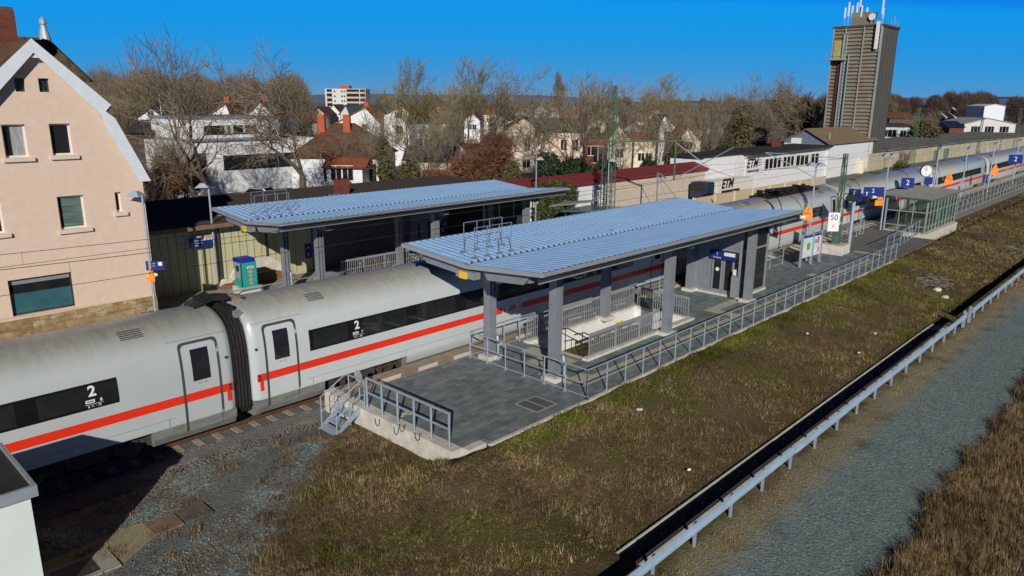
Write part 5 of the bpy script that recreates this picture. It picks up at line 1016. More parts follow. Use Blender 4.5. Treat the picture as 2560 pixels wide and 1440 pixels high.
# modern white house
p0=pd(560,452,84); xw=lambda px,py_: at(px,py_,'Y',p0.y)
t=thing('modern_house','white flat roofed modern house of two shifted storeys','house',(p0.x,p0.y,0)); Yh=p0.y; a=xw(436,360); b=xw(796,352); zg=xw(560,458).z; z1=xw(600,350).z; a2=xw(458,290); b2=xw(693,292); z2=xw(560,291).z
m=MB(); m.box(a.x,Yh,zg-1.5,b.x,Yh+11,z1); m.build('lower_wall',white,t); m=MB(); m.box(a2.x,Yh-.3,z1+.28,b2.x,Yh+9,z2-.28); m.build('upper_wall',white,t)
m=MB(); m.box(a2.x-.1,Yh-.4,z2-.28,b2.x+.1,Yh+9.1,z2); m.box(a2.x-.05,Yh-.36,z1+.001,b2.x+.1,Yh+9,z1+.279); m.build('roof_edge',M('grey_blue_edge',(.20,.23,.30),.6),t)
for x0,y0,x1,y1,cur in ((509,313,637,336,True),(560,384,768,420,False),(484,383,514,420,False)):
    A=xw(x0,y1); B=xw(x1,y0); zc=(xw((x0+x1)/2,y0).z,xw((x0+x1)/2,y1).z); yy=Yh-.3 if cur else Yh; m=MB(); m.box(A.x,yy-.04,zc[1],B.x,yy-.004,zc[0]); w=m.build('window',glassdark,t)
    m=MB()
    for f in ((.33,.36,.44,.47,.55,.72,.78) if cur else (.2,.85)): x=A.x+(B.x-A.x)*f; m.box(x-.06,yy-.07,zc[1],x+.06,yy-.041,zc[0])
    m.build('frame',darkmetal,w)
    if cur: m=MB(); m.box(A.x+(B.x-A.x)*.36,yy-.055,zc[1]+.1,A.x+(B.x-A.x)*.44,yy-.042,zc[0]-.05); m.box(A.x+(B.x-A.x)*.47,yy-.055,zc[1]+.1,A.x+(B.x-A.x)*.55,yy-.042,zc[0]-.05); m.box(A.x+(B.x-A.x)*.72,yy-.055,zc[1]+.1,A.x+(B.x-A.x)*.78,yy-.042,zc[0]-.05); m.build('curtain',M('pale_green_curtain',(.42,.5,.36),.8),w)
house('white gabled house with red roof peeping over the modern house, left one',523,577,289,565,259,112,10,white,roofred,wins=((-.2,.85,.9,1.0),(.3,.85,.9,1.0)),chim=-.1)
house('white gabled house with red roof peeping over the modern house, right one',616,690,291,650,256,110,10,white,roofred,wins=((-.25,.92,1,1),(.25,.92,1,1)),chim=-.2)
house('small white gable with dark boarded walls left of the tall bare tree',345,411,293,378,271,97,10,white,roofdark,wins=((0,1.06,.7,.6),))
house('dark brown house in the shade behind the pink house',305,372,330,338,302,86,12,M('dark_timber',(.05,.035,.028),.85),roofdark,gable=False)
t=thing('apartment_block','distant high rise apartment block with pinkish balconies','apartment block',pd(866,290,440),math.atan2(RT.y,RT.x)); sc=440/F_PX; W_=98*sc; hz_=pd(866,222,440).z-pd(866,290,440).z; zb0=pd(866,290,440).z
m=MB(); m.box(-W_/2,0,-zb0,W_*.5,14,hz_); m.build('wall',M('pale_block_wall',(.60,.62,.60),.8,0,.05),t,local=True); m=MB(); m.box(-W_*.18,3,hz_,W_*.08,9,hz_+1.9); m.build('roof_housing',chimneyred,t,local=True)
for x0,x1 in ((-.46,-.33),(.03,.34),(.36,.49)):
    for i in range(6): z=hz_-2.2-i*2.7; m=MB(); m.box(W_*x0,-.9,z-.5,W_*x1,-.02,z+.5); m.build('balcony',M('pink_balcony',(.62,.42,.34),.8) if 'pink_balcony' not in bpy.data.materials else bpy.data.materials['pink_balcony'],t,local=True); m=MB(); m.box(W_*x0,-.06,z+.5,W_*x1,-.01,z+1.9); m.build('window',glassdark,t,local=True)
for x in (-.28,-.1,-.04): m=MB(); [m.box(W_*x,-.06,hz_-2-i*2.7,W_*x+.8,-.01,hz_-1-i*2.7) for i in range(6)]; m.build('window',glassdark,t,local=True)
house('cream gabled house below the apartment block, leftmost',776,813,286,794,268,170,10,cream,roofbrown,wins=((0,.8,1,1.2),)); house('white gabled house with brown roof below the apartment block',819,850,281,833,262,182,10,white,roofbrown,wins=((0,.8,1,1.2),)); house('house with a slate grey roof just below the apartment block',846,880,285,868,263,172,14,white,slate,yaw=R(-35),wins=((0,.7,1,1.2),))
house('large white house with solar panels on its red roof',841,950,308,913,269,128,11,white,roofred,wins=((.3,.6,1,1.4),(.3,.9,.9,1)),chim=.2)
house('brown hipped roof house with two red chimneys and white ground floor',726,946,392,790,311,84,12,white,roofbrown,gable=False,over=4.2,wins=((-.1,.55,1.6,2.0),(.2,.55,1.6,2.0),(.5,.55,1.6,2.0),(.78,.55,1.6,2.0)),chim=(-.48,.12))
house('dormered white upper storey with orange tiles before the brown roof',815,905,418,860,398,80,5,white,roofred,gable=False,wins=((-.45,.8,1.1,1.5),(.2,.8,1.1,1.5)))
house('white gabled house with a rusty red roof behind the ivy covered tree',960,1030,288,1006,266,122,12,white,roofred,wins=((.1,.7,1,1.3),(.1,1,.8,.9)))
house('long white house with a brown roof behind the central bare trees',1022,1143,305,1080,281,102,9,white,roofbrown,gable=False,wins=((-.6,.6,1,1.4),(-.2,.6,1,1.4),(.3,.6,1,1.4),(.7,.6,1,1.4)))
house('low house with a dark blue roof behind the silver car',1014,1131,401,1072,370,87,8,cream,navyroof,gable=False,wins=((-.6,.45,1.1,1.5),(-.1,.45,1.1,1.5),(.4,.45,1.1,1.5)))
house('small pale garage with a red brown gable roof among the trees',1103,1163,373,1138,351,93,6,M('pale_garage',(.55,.57,.56),.8),roofbrown)
house('pale pink gabled house wing behind the hedge',1263,1346,321,1310,294,112,9,palepink,roofdark,wins=((.35,.62,.9,1.8),(.3,.18,1.1,1.2)))
house('pale pink long house with a dark roof joined to the gabled wing',1347,1462,328,1404,296,114,9,palepink,roofdark,gable=False,wins=((.1,.65,.9,1.6),(.6,.65,.9,1.6),(-.5,.3,1.6,1.8)))
house('dark red brick annex at the end of the pink houses',1464,1512,342,1488,334,111,7,brickred,roofdark,gable=False,wins=((-.4,.6,.9,1.3),(.35,.5,1.3,2.4)))
house('reddish roofed gabled house above the pink house',1370,1405,292,1385,276,165,10,M('sage_wall',(.34,.38,.30),.8),roofred,wins=((0,.8,1,1),)); house('distant white gabled house right of the conifer on the horizon',1337,1368,276,1350,264,230,10,white,roofdark,wins=((0,.8,1.2,1.2),)); house('orange roofed house behind the pink house roofs',1408,1466,306,1440,286,150,9,cream,roofred,gable=False); house('low white bungalow in front of the conifer left of the pink house',1266,1306,298,1286,288,150,8,white,roofred,gable=False)
house('white house with a steep roof just right of the green mast',1520,1581,352,1546,312,112,10,cream,roofred,wins=((.0,.6,1,1.3),)); house('white gabled house among the bare trees right of the mast',1648,1690,318,1662,288,120,10,white,roofdark,wins=((0,.8,1,1.2),)); house('cream house with a brown red roof left of the workshop',1696,1752,352,1722,318,112,9,cream,roofred,wins=((0,.4,1,1.4),(0,.85,.9,1.0))); house('small white gable high among the brown trees near the silo',1752,1778,296,1764,279,170,9,white,roofbrown,wins=((0,.9,.8,.9),)); house('pale blue grey house in shade beside the workshop roof',1782,1830,352,1806,338,125,8,M('shaded_blue_wall',(.5,.55,.62),.8),roofdark,gable=False); house('orange roofed cottage half hidden behind bare trunks right of the mast',1586,1640,350,1612,332,118,8,cream,roofred,gable=False,wins=((-.3,.4,1,1.2),(.4,.4,1,1.2)))
house('white workshop with low gable and three window pairs at the far works',2412,2540,310,2471,296,225,14,M('pale_workshop_wall',(.62,.62,.60),.8,0,.06),M('pale_roof_edge',(.38,.40,.42),.6),wins=[(x,.62,1.6,1.7) for x in (-.62,-.48,-.08,.06,.50,.64)],base=.5)
house('red brick shed with a dark blue roof beside the far white workshop',2374,2411,318,2392,303,222,10,brickred,navyroof,gable=False,base=.5); t=house('white windowless concrete block behind the far white workshop',2462,2514,266,2488,261,260,10,whitepaint,M('white_top',(.6,.6,.6),.7),name='block_silo',cat='silo',base=.5,over=.2); house('long white low house with wide windows right of the silo',2213,2278,316,2246,308,200,8,M('bluish_white_wall',(.55,.66,.68),.8),roofdark,gable=False,wins=((-.75,.55,2.2,1.8),(-.4,.55,2.2,1.8),(.45,.5,1.6,2.0)),base=.4); house('broad brown roofed house at the far wood edge',2224,2290,296,2258,280,240,12,M('brown_timber_wall',(.10,.07,.06),.85),roofbrown,gable=False,base=.5)
t=thing('greenhouse_roof','dark works roof with three slanting white skylights','works hall',pd(2410,300,290),math.atan2(RT.y,RT.x)); sc=290/F_PX; m=MB(); m.prism([(-7,0,-6),(7.5,0,-6),(7.5,0,0),(-7,0,0)],(0,20,0)); m.build('wall',roofdark,t,local=True); m=MB(); m.prism([(-7.5,-.5,0),(7.8,-.5,0),(7.8,19,5),(-7.5,19,5)],(0,0,.2)); m.build('roof',navyroof,t,local=True)
for i in range(3): m=MB(); x=-5+i*3.6; m.prism([(x-1.6,1,.75),(x-.9,1,.75),(x+1.6,15,4.5),(x+.9,15,4.5)],(0,0,.15)); m.build('skylight',signwhite,t,local=True)
b=pd(2378,262,420); t=thing('smoke_plume','thin white smoke plume rising over the far wood','smoke',b); t['kind']='stuff'; m=MB()
for i in range(9): 
    q=pd(2376+i*2.0+(i%2),268-i*2.6,420); rr=(.35+.13*i)
    m.tube([q+Vector((-.1,0,-rr)),q,q+Vector((.1,0,rr))],[rr*.3,rr,rr*.3],8)
def mat_smoke():
    mt,t_,bb=nodes('smoke_white'); bb.inputs['Base Color'].default_value=(.8,.82,.85,1); bb.inputs['Roughness'].default_value=1; tr_=N(t_,'ShaderNodeBsdfTransparent'); ms=N(t_,'ShaderNodeMixShader'); ms.inputs[0].default_value=.22; t_.links.new(tr_.outputs[0],ms.inputs[1]); t_.links.new(bb.outputs[0],ms.inputs[2]); t_.links.new(ms.outputs[0],t_.nodes['Material Output'].inputs[0]); return mt
m.build('smoke',mat_smoke(),t)

k=0
for px,D,yt,wpx,wm,rm in ((700,150,283,44,cream,roofred),(752,140,292,40,white,roofbrown),(905,230,268,30,white,roofred),(978,210,272,34,cream,roofbrown),(1060,170,282,44,white,roofred),(1095,220,276,30,cream,roofred),(1180,190,284,40,white,roofbrown),(1225,240,272,30,cream,roofred),(1300,260,270,30,white,roofred),(1388,300,264,26,cream,roofred),(1440,240,272,34,white,roofred),(1490,170,286,46,cream,roofred),(1530,210,278,36,white,roofbrown),(1600,180,284,40,cream,roofred),(1640,230,274,32,white,roofred),(1690,160,292,48,white,roofred),(1735,140,300,50,cream,roofbrown),(1790,150,300,44,white,roofdark),(1580,140,306,54,white,roofbrown)):
    h=wpx*.42; g_=(k%3!=1); st=['gable end','broad tiled roof'][0 if g_ else 1]; nb=[n_ for n_ in ('behind the tall bare tree by the modern house','over the modern house roof','just left of the apartment block foot','under the right side of the apartment block','behind the brown hipped roof house','behind the central bare trees','between the central trees and the pink house','just left of the conifer','over the pink gabled wing','at the foot of the columnar poplar','right of the columnar poplar','behind the red brick annex','left of the tall green mast','right of the tall green mast','behind the right bare tree crown','behind the steep roofed house','behind the workshop flat roof','left of the silo annex','behind the overhead mast arm')][k]
    house(f"{'white' if wm is white else 'cream'} distant house with {'red' if rm is roofred else 'brown' if rm is roofbrown else 'dark'} {st} {nb}",px-wpx/2,px+wpx/2,yt+h,px+(3 if g_ else 0),yt,D,9,wm,rm,gable=g_,wins=((-.3,.7,1,1.2),(.3,.7,1,1.2)),chim=(.2 if k%2 else None),yaw=R((k*37)%50-25)); k+=1
# ---------------------------------------------------------------- trees
def grow_tree(seed,H,levels=6,spread=.55,trunk=.30,r0=.022,multi=1,upw=.25,fork=.22,rmin=.015):
    rg=random.Random(seed); tr_=MB(); cr=MB(); q=[]
    def rv(): return Vector((rg.gauss(0,1),rg.gauss(0,1),rg.gauss(0,1))).normalized()
    for k in range(multi):
        d=(UP+Vector((rg.gauss(0,1),rg.gauss(0,1),0)).normalized()*(.28 if multi>1 else .05)).normalized(); q.append((Vector((rg.gauss(0,.15)*(multi>1),rg.gauss(0,.15)*(multi>1),-.3)),d,H*trunk,H*r0*(1 if multi==1 else .7),0))
    cnt=0
    while q:
        p,d,L,r,lv=q.pop(); n=3 if lv<levels-1 else 2; pts=[p]; rs=[r]; dd=d.copy()
        for i in range(n): dd=(dd+rv()*(.10 if lv==0 else .20)+UP*upw*.25).normalized(); pts.append(pts[-1]+dd*(L/n)); rs.append(r*(1-.38*(i+1)/n) if lv<levels-1 else r*(1-.8*(i+1)/n))
        rs=[max(x_,rmin) for x_ in rs]; (tr_ if lv<2 else cr).tube(pts,rs,7 if lv<2 else (4 if lv<4 else 3),caps=False); cnt+=1
        if lv>=levels-1: continue
        kids=2+(rg.random()<(.75 if lv>1 else .5))
        for j in range(kids):
            a=(rv()-dd*.2); a=(a-dd*a.dot(dd)).normalized(); ang=spread*(.45+.75*rg.random()); nd=(dd*math.cos(ang)+a*math.sin(ang)+UP*upw*.35).normalized(); q.append((pts[-1],nd,L*(.66+.22*rg.random()) if lv else H*fork*(.8+.4*rg.random()),rs[-1]*(.62+.2*rg.random()),lv+1))
        if lv>=1:
            for i in range(1,n):
                if rg.random()<.95: a=rv(); a=(a-dd*a.dot(dd)).normalized(); nd=(dd*.6+a*.9+UP*upw*.3).normalized(); q.append((pts[i],nd,L*.62,rs[i]*.5,min(lv+1+(rg.random()<.4),levels-1)))
    return tr_,cr
TP={}
def proto(key,tw,**kw):
    tr_,cr=grow_tree(**kw); zmax=float(np.percentile([v[2] for v in cr.v],99)); s=kw['H']/zmax
    for b in (tr_,cr): b.v=[(x*s,y*s,z*s) for x,y,z in b.v]
    TP[key]=(tr_,cr,tw,kw['H'])
    root=bpy.data.objects.new('bare_tree',None); COL.objects.link(root); WM[root.name]=Matrix.Identity(4); tr_.build('trunk',bark,root,local=True); cr.build('crown',tw,root,local=True); TP[key]=(root,kw['H']); return root
proto('a',twigm,seed=3,H=14,levels=6,spread=.62,multi=2,trunk=.22,upw=.2,r0=.034)
proto('b',twigm,seed=11,H=13,levels=7,spread=.75,trunk=.27,upw=.05,r0=.03)
proto('c',twigy,seed=21,H=14,levels=7,spread=.55,trunk=.25,upw=.3)
proto('d',twigm,seed=33,H=11,levels=6,spread=.6,multi=4,trunk=.22,upw=.25,r0=.017)
proto('g',M('pale_bark_twig',(.20,.17,.12),.95,0,.35,.7),seed=71,H=11,levels=6,spread=.7,multi=3,trunk=.25,upw=.25,r0=.02)
proto('e',twigr,seed=45,H=9,levels=6,spread=.4,multi=9,trunk=.25,upw=.5,r0=.010)
proto('f',twigm,seed=52,H=16,levels=7,spread=.22,trunk=.15,upw=.8,r0=.014,fork=.16)
used=set()
def tree(key,label,px,D,pyt,base=0.0,wf=1.0,rz=None,cat='tree',name='bare_tree',group='bare winter trees'):
    root,H=TP[key]; b=pd(px,pyt,D); h=b.z-base; s=h/H; g=pd(px,500,D); g=CAM+ (pd(px,pyt,D)-CAM); loc=(b.x,b.y,base); rz=rng.random()*6.28 if rz is None else rz
    if key not in used:
        used.add(key); r=root; r.location=loc; r.rotation_euler=(0,0,rz)
    else: r=dup(root,loc,rz)
    r.scale=(s*wf,s*wf,s); r.name=name; return tag(r,label,cat,group)
def basepx(px,pyt,D): return px
tree('a','tallest bare twin stemmed tree rising before the white modern house',478,64,112,wf=1.0,rz=.6)
tree('b','round crowned bare tree at the right end of the modern house',728,64,150,wf=.92,rz=2.1)
tree('c','tall mossy bare tree in the centre, left of the pair',1010,90,160,wf=.95); tree('c','tall mossy bare tree in the centre with the broad crown',1155,96,158,wf=1.2,rz=3.9); tree('b','bare tree at the right edge of the central pair',1228,100,172,wf=.9)
tree('g','multi stemmed bare tree before the pink gabled wing',1352,92,262,wf=.8); tree('g','multi stemmed bare tree with pale leaning trunks by the dark hedge',1447,92,238,wf=1.15,rz=1.2); tree('g','bare tree right of the pink houses and left of the green mast',1500,112,196,wf=1.0)
tree('f','slender columnar poplar standing against the sky',1399,205,190,wf=.8); tree('a','bare tree with pale twigs just right of the green mast',1610,120,222,wf=1.0); tree('c','wide bare tree crown right of the mast against the sky',1668,130,194,wf=1.1); tree('d','low bushy bare tree above the workshop roof',1760,118,250,wf=1.2); tree('d','dense brownish bare tree above the workshop chimney',1845,122,228,wf=1.2,rz=4.0); tree('b','broad bare tree close to the silo tower',1985,185,188,wf=1.05); tree('d','dark bare tree against the silo tower foot',2020,132,228,wf=1.05,rz=.3); tree('d','bare tree between silo and far brick shed',2322,190,282,wf=1.0); tree('a','small bare tree left of the apartment block',735,210,232,wf=1.0)
tree('g','thin bare tree before the brown hipped roof',950,80,300,wf=.55); tree('g','leggy bare tree before the long white house',1068,80,292,wf=.6,rz=2.); tree('g','slim bare tree in front of the low dark blue roof',1125,84,250,wf=.5); tree('d','scrubby bare tree behind the shed chimney',900,86,330,wf=.9); tree('c','bare tree at the left picture side over the shed roof',330,100,190,wf=.9); tree('d','bare shrub like tree in the shade behind the pink house',415,72,330,wf=.8); tree('b','bare tree over the red wall left of the mast',1300,150,232,wf=.9); tree('g','bare young tree over the dark hedge',1560,90,290,wf=.8); tree('g','bare multi stemmed tree before the steep roofed house',1640,96,286,wf=.8,rz=5); tree('g','bare tree in front of the cream house by the workshop',1775,100,262,wf=.7); tree('a','bare tree on the horizon beside the poplar',1465,190,205,wf=.9); tree('d','bare stems growing behind the graffiti hall end',2262,108,372,wf=.55); tree('c','bare tree rising behind the low white works house',2240,260,240,wf=.7)
tree('e','reddish brown bush between the garages and the pink house',1215,80,338,wf=1.25,cat='bush',name='bush',group='bushes behind the red wall'); tree('e','rusty bush beside the silver car',1180,78,380,wf=1.6,rz=2.,cat='bush',name='bush',group='bushes behind the red wall'); tree('e','thin reddish bush against the shaded side of the house',435,66,405,wf=1.8,rz=1,cat='bush',name='bush',group='bushes behind the red wall'); tree('e','small brown bush by the red roof edge',1095,74,425,wf=1.6,cat='bush',name='bush',group='bushes behind the red wall')
for px,D,y,la in ((397,88,232,'slim white birch trunk against the dark wood, upright'),(432,90,275,'slim white birch trunk leaning right in the dark wood')):
    b=pd(px,y,D); t=thing('birch_tree',la,'tree',(b.x,b.y,0),0,'white birches'); m=MB(); tp_=Vector((b.x,b.y,b.z)); bs=Vector((b.x,b.y,0))-(RT*2.2 if px>400 else RT*.1); m.tube([bs,(bs+tp_)/2+RT*.15,tp_],[.13,.09,.03],6); m.build('trunk',birch,t); m=MB()
    for i in range(40): p=bs+(tp_-bs)*(.45+.55*rng.random()); dd=Vector((rng.normal(),rng.normal(),1.2)).normalized(); m.tube([p,p+dd*.9,p+dd*1.5+Vector((rng.normal()*.3,rng.normal()*.3,-.1))],[.02,.012,.004],3,False)
    m.build('crown',twigr,t)
# evergreen and leafy masses, each its own plant
def plant(label,name,cat,px,D,pyt,wpx,mt,n=5000,size=.12,base=0.0,asp=1.0,group=None,stem=True,lumps=7):
    b=pd(px,pyt,D); h=b.z-base; w=wpx*D/F_PX/2; t=thing(name,label,cat,(b.x,b.y,base),0,group); bx=[]
    for i in range(lumps): a=rng.random()*6.28; q=rng.random()**.5*.6; bx.append((b.x+math.cos(a)*w*q,b.y+math.sin(a)*w*q*asp,base+h*(.22+.56*rng.random()),w*(.3+.25*rng.random()),w*asp*(.3+.25*rng.random()),h*(.18+.14*rng.random())))
    bx.append((b.x,b.y,base+h*.75,w*.4,w*.4*asp,h*.25)); leafmass('foliage',bx,n,size,mt,t)
    if stem: m=MB(); m.tube([(b.x,b.y,base-.2),(b.x+.1,b.y,base+h*.5),(b.x,b.y,base+h*.8)],[max(.08,h*.018),h*.012,.03],6); m.build('trunk',bark,t)
    return t
hg='dark evergreen hedges'
for i,(px,wp,yt,la) in enumerate(((1385,110,388,'left lump of the dark evergreen hedge behind the red wall'),(1450,120,392,'middle lump of the dark evergreen hedge under the leaning trunks'),(1520,100,404,'right lump of the dark evergreen hedge before the green mast'),(1620,110,392,'dark evergreen bush right of the green mast'))): plant(la,'evergreen_bush','bush',px,78,yt,wp,leafdark,5200,.13,0,.5,hg)
plant('dark ivy clad tree trunk before the orange dormer','ivy_tree','tree',958,79,335,60,leafolive,1700,.12,lumps=12); plant('ivy clad stem at the pink gabled wing','ivy_tree','tree',1352,91,370,26,leafdark,900,.12); plant('small conifer on the horizon left of the pink house','conifer','tree',1228,140,286,34,leafdark,1500,.2); plant('dark conifer at the far horizon centre','conifer','tree',1330,300,250,14,leafdark,700,.3); plant('large dark leafed tree against the silo','evergreen_tree','tree',2012,134,246,92,M('dark_brown_leaves',(.03,.024,.015),.85,0,.6,1),6000,.2); plant('olive scrub behind the shed roof and brick chimney','scrub','bush',860,76,446,110,leafolive,2800,.10,asp=.4); plant('withered brown bush by the silver car','bush','bush',1150,76,398,95,leafbrown,3200,.09); plant('withered brown bush left of the hedge','bush','bush',1235,79,352,130,leafbrown,4200,.09); plant('olive bush by the red roof end','bush','bush',1290,76,400,70,leafolive,2200,.10); plant('brown scrub right of the green mast','bush','bush',1700,92,345,120,leafolive,3000,.13,asp=.5); plant('dense brown bush before the far brick shed','bush','bush',2312,175,295,80,leafolive,3000,.2); plant('brown scrub over the workshop roof, widest','bush','bush',1850,118,262,150,leafolive,4200,.16,asp=.5); plant('dark evergreen in the house shade','evergreen_bush','bush',402,70,385,70,leafdark,2600,.12); plant('dark scrub in the gap beside the pink house','evergreen_bush','bush',385,60,420,60,M('shade_scrub',(.035,.022,.016),.9,0,.5),2400,.10); plant('olive climbing plant before the low blue roof','bush','bush',1030,82,385,80,leafolive,2600,.10); plant('sparse dry shrub against the end of the hall','bush','bush',2258,106,400,60,leafolive,1200,.08)
# far woods: fine upright twigs, one mass each
def wood(name,label,spans,n,mt):
    Bs=[];Ts=[];Ws=[]
    for x0,x1,yt,D0,D1,k in spans:
        ntree=max(6,int((x1-x0)/1640*F_PX/2.2*k/((D0+D1)/2)**.35))
        for j in range(ntree):
            px=x0+(x1-x0)*rng.random(); D=D0+(D1-D0)*rng.random(); y=yt+10*rng.normal()*(120/D)**.5+6*math.sin(px*.05); p=pd(px,y,D); H=max(3.,p.z); q=max(60,int(n*k/ntree)); rad=H*(.24+.16*rng.random())
            u=rng.normal(size=(q,3)); u/=np.linalg.norm(u,axis=1)[:,None]; u[:,2]=np.abs(u[:,2])*1.1-.12; r=rng.random(q)**.55
            cz=H*.42; C=np.stack([p.x+u[:,0]*r*rad,p.y+u[:,1]*r*rad,cz+u[:,2]*r*(H-cz)],1); L=H*(.05+.09*rng.random(q)); d=u*.8+rng.normal(size=(q,3))*.35+np.array([0,0,.5]); d/=np.linalg.norm(d,axis=1)[:,None]
            k2=q//7; C[:k2,0]=p.x+rng.normal(size=k2)*rad*.35; C[:k2,1]=p.y+rng.normal(size=k2)*rad*.35; C[:k2,2]=H*rng.random(k2)*.5; d[:k2]=np.array([0,0,1])+rng.normal(size=(k2,3))*.12; L[:k2]=H*.2
            Bs.append(C); Ts.append(C+d*L[:,None]); Ws.append(np.full(q,D*.00021)*(.5+rng.random(q)))
    B=np.concatenate(Bs);T=np.concatenate(Ts);w=np.concatenate(Ws); r=np.array([RT.x,RT.y,0])[None]*w[:,None]
    V=np.stack([B-r,B+r,T+r*.4,T-r*.4],1).reshape(-1,3); q=len(B); o=np_mesh(name,V,np.arange(q*4,dtype=np.int32).reshape(-1,4),mt); tag(o,label,'wood'); return kind(o,'stuff')
woodm_=M('wood_twigs',(.14,.11,.075),.95,0,.45,.12); woodr=M('far_wood_twigs',(.070,.046,.036),.95,0,.4,.06)
wood('woodland','brown leafless wood behind the modern house',[(235,500,192,105,170,1.0),(480,760,205,125,200,.9),(225,330,212,95,120,.4)],90000,woodm_)
wood('far_woodland','dark far wood along the right horizon',[(2205,2620,240,330,520,1.0),(2210,2420,262,270,320,.4)],90000,woodr)
wood('horizon_woodland','low leafless wood along the middle horizon',[(930,1300,244,260,420,.5),(1290,1480,256,300,560,.3),(1420,2080,243,320,480,.6),(690,940,268,280,450,.25),(1780,2080,262,150,210,.35)],90000,woodm_)
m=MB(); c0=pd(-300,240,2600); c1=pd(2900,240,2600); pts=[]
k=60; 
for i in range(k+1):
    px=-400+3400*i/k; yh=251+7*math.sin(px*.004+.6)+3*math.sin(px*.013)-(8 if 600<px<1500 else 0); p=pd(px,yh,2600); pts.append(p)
m.grid([[Vector((p.x,p.y,-40)) for p in pts],pts,[p+FW*500+UP*4 for p in pts]]); kind(m.build('hills',M('far_hazy_hills',(.05,.085,.15),.95,0,.15,.002)),'structure')  # distant haze is put into the blue hill colour
# ---------------------------------------------------------------- weeds, grass, litter
def tufts(name,label,pts,hmin,hmax,blades,mt,w=.012,spread=.09,lie=.6):
    P=np.repeat(np.asarray(pts),blades,0); q=len(P); hs_=np.repeat(hmin+(hmax-hmin)*rng.random(len(pts))**1.6,blades)*(.6+.6*rng.random(q)); a=rng.random(q)*6.28; l=lie*(.25+rng.random(q)); o=rng.normal(size=(q,2))*spread
    B=np.stack([P[:,0]+o[:,0],P[:,1]+o[:,1],P[:,2]-.02],1); d=np.stack([np.cos(a)*l,np.sin(a)*l,np.ones(q)],1); d/=np.linalg.norm(d,axis=1)[:,None]; T=B+d*hs_[:,None]; s=np.stack([-np.sin(a),np.cos(a),np.zeros(q)],1)*(w*(.6+.8*rng.random(q)))[:,None]
    V=np.stack([B-s,B+s,T],1).reshape(-1,3); ob=np_mesh(name,V,np.arange(q*3,dtype=np.int32).reshape(-1,3),mt); tag(ob,label,'plants'); return kind(ob,'stuff')
def vnoise(x,y,sc,seed):
    x=x/sc+seed*17.3; y=y/sc+seed*9.1; return (np.sin(x*1.3+np.sin(y*1.7))*np.cos(y*1.1+np.sin(x*.9))+.5*np.sin(2.9*x+y*2.3+seed)+.3*np.sin(5.1*y-3.7*x))/1.8
def scatter(n,x0,x1,y0,y1,ok,pw=1.0):
    x=x0+(x1-x0)*rng.random(n)**pw; y=y0+(y1-y0)*rng.random(n); k=ok(x,y); return np.stack([x[k],y[k],hgt(x[k],y[k])],1)
def infield(x,y):
    plat=(x>2.5)&(y>-8.72); path=(y>.86*x-5.2)&(x<2.7); return ~plat&~path&(y<-2.5)&(y>-13.45)
dens=lambda x,y: (vnoise(x,y,.55,1)+.5*vnoise(x,y,2.3,9)+.3*rng.normal(size=len(x))>-.2)
tufts('weeds','withered brown weeds covering the strip below the platform',scatter(120000,-6.5,70,-13.5,-3.0,lambda x,y:infield(x,y)&dens(x,y),1.9),.04,.15,10,weedm,w=.009,lie=1.9,spread=.13)
tufts('green_weeds','green weed patches between the withered plants',scatter(30000,-2,60,-13.4,-6,lambda x,y:infield(x,y)&(vnoise(x,y,.8,3)+.25*rng.normal(size=len(x))>.3+.3*(y<-10.6)),1.7),.04,.13,9,greenm,w=.012,lie=1.1,spread=.12)
tufts('platform_edge_grass','green grass fringe along the platform back edge',scatter(5200,3.8,41,-9.6,-8.7,lambda x,y:(vnoise(x,y,.9,5)+.4*rng.normal(size=len(x))>-.1)),.05,.18,8,greenm,w=.013)
tufts('straw_grass','straw coloured tall grass tufts scattered in the weeds',scatter(22000,-5,60,-13.4,-3.5,lambda x,y:infield(x,y)&(vnoise(x,y,1.1,8)+.35*rng.normal(size=len(x))>.45),1.7),.10,.34,9,strawm,w=.007,lie=1.3)
tufts('verge_grass','dry grass strip between guard rail and gravel path',scatter(6000,1,62,-15.5,-14.9,lambda x,y:(vnoise(x,y,.7,4)+.4*rng.normal(size=len(x))>.0),1.6),.03,.11,6,strawm,w=.007)
tufts('field_edge_grass','rough brown grass along the field edge in the corner',scatter(26000,5,34,-20.6,-18.35,lambda x,y:(y+.35*vnoise(x,y,.8,2)<-18.55)&(rng.random(len(x))<np.clip(1.25-(-18.6-y)*.45,0.15,1)),1.4),.10,.42,8,weedm,w=.009,lie=.7)
tufts('gravel_weeds','dark small weeds scattered on the trackside gravel',scatter(9000,-7,2.6,-8,-2.2,lambda x,y:(vnoise(x,y,.5,6)+.25*rng.normal(size=len(x))>.5)),.05,.18,10,weedm,w=.011,lie=1.1)
tufts('far_meadow','brown grass on the rising ground beyond the shelter',scatter(15000,41,150,-15,-6.2,lambda x,y:(vnoise(x,y,2.2,9)+.4*rng.normal(size=len(x))>-.3),1.5),.06,.28,8,weedm,w=.022,spread=.25,lie=1.3)
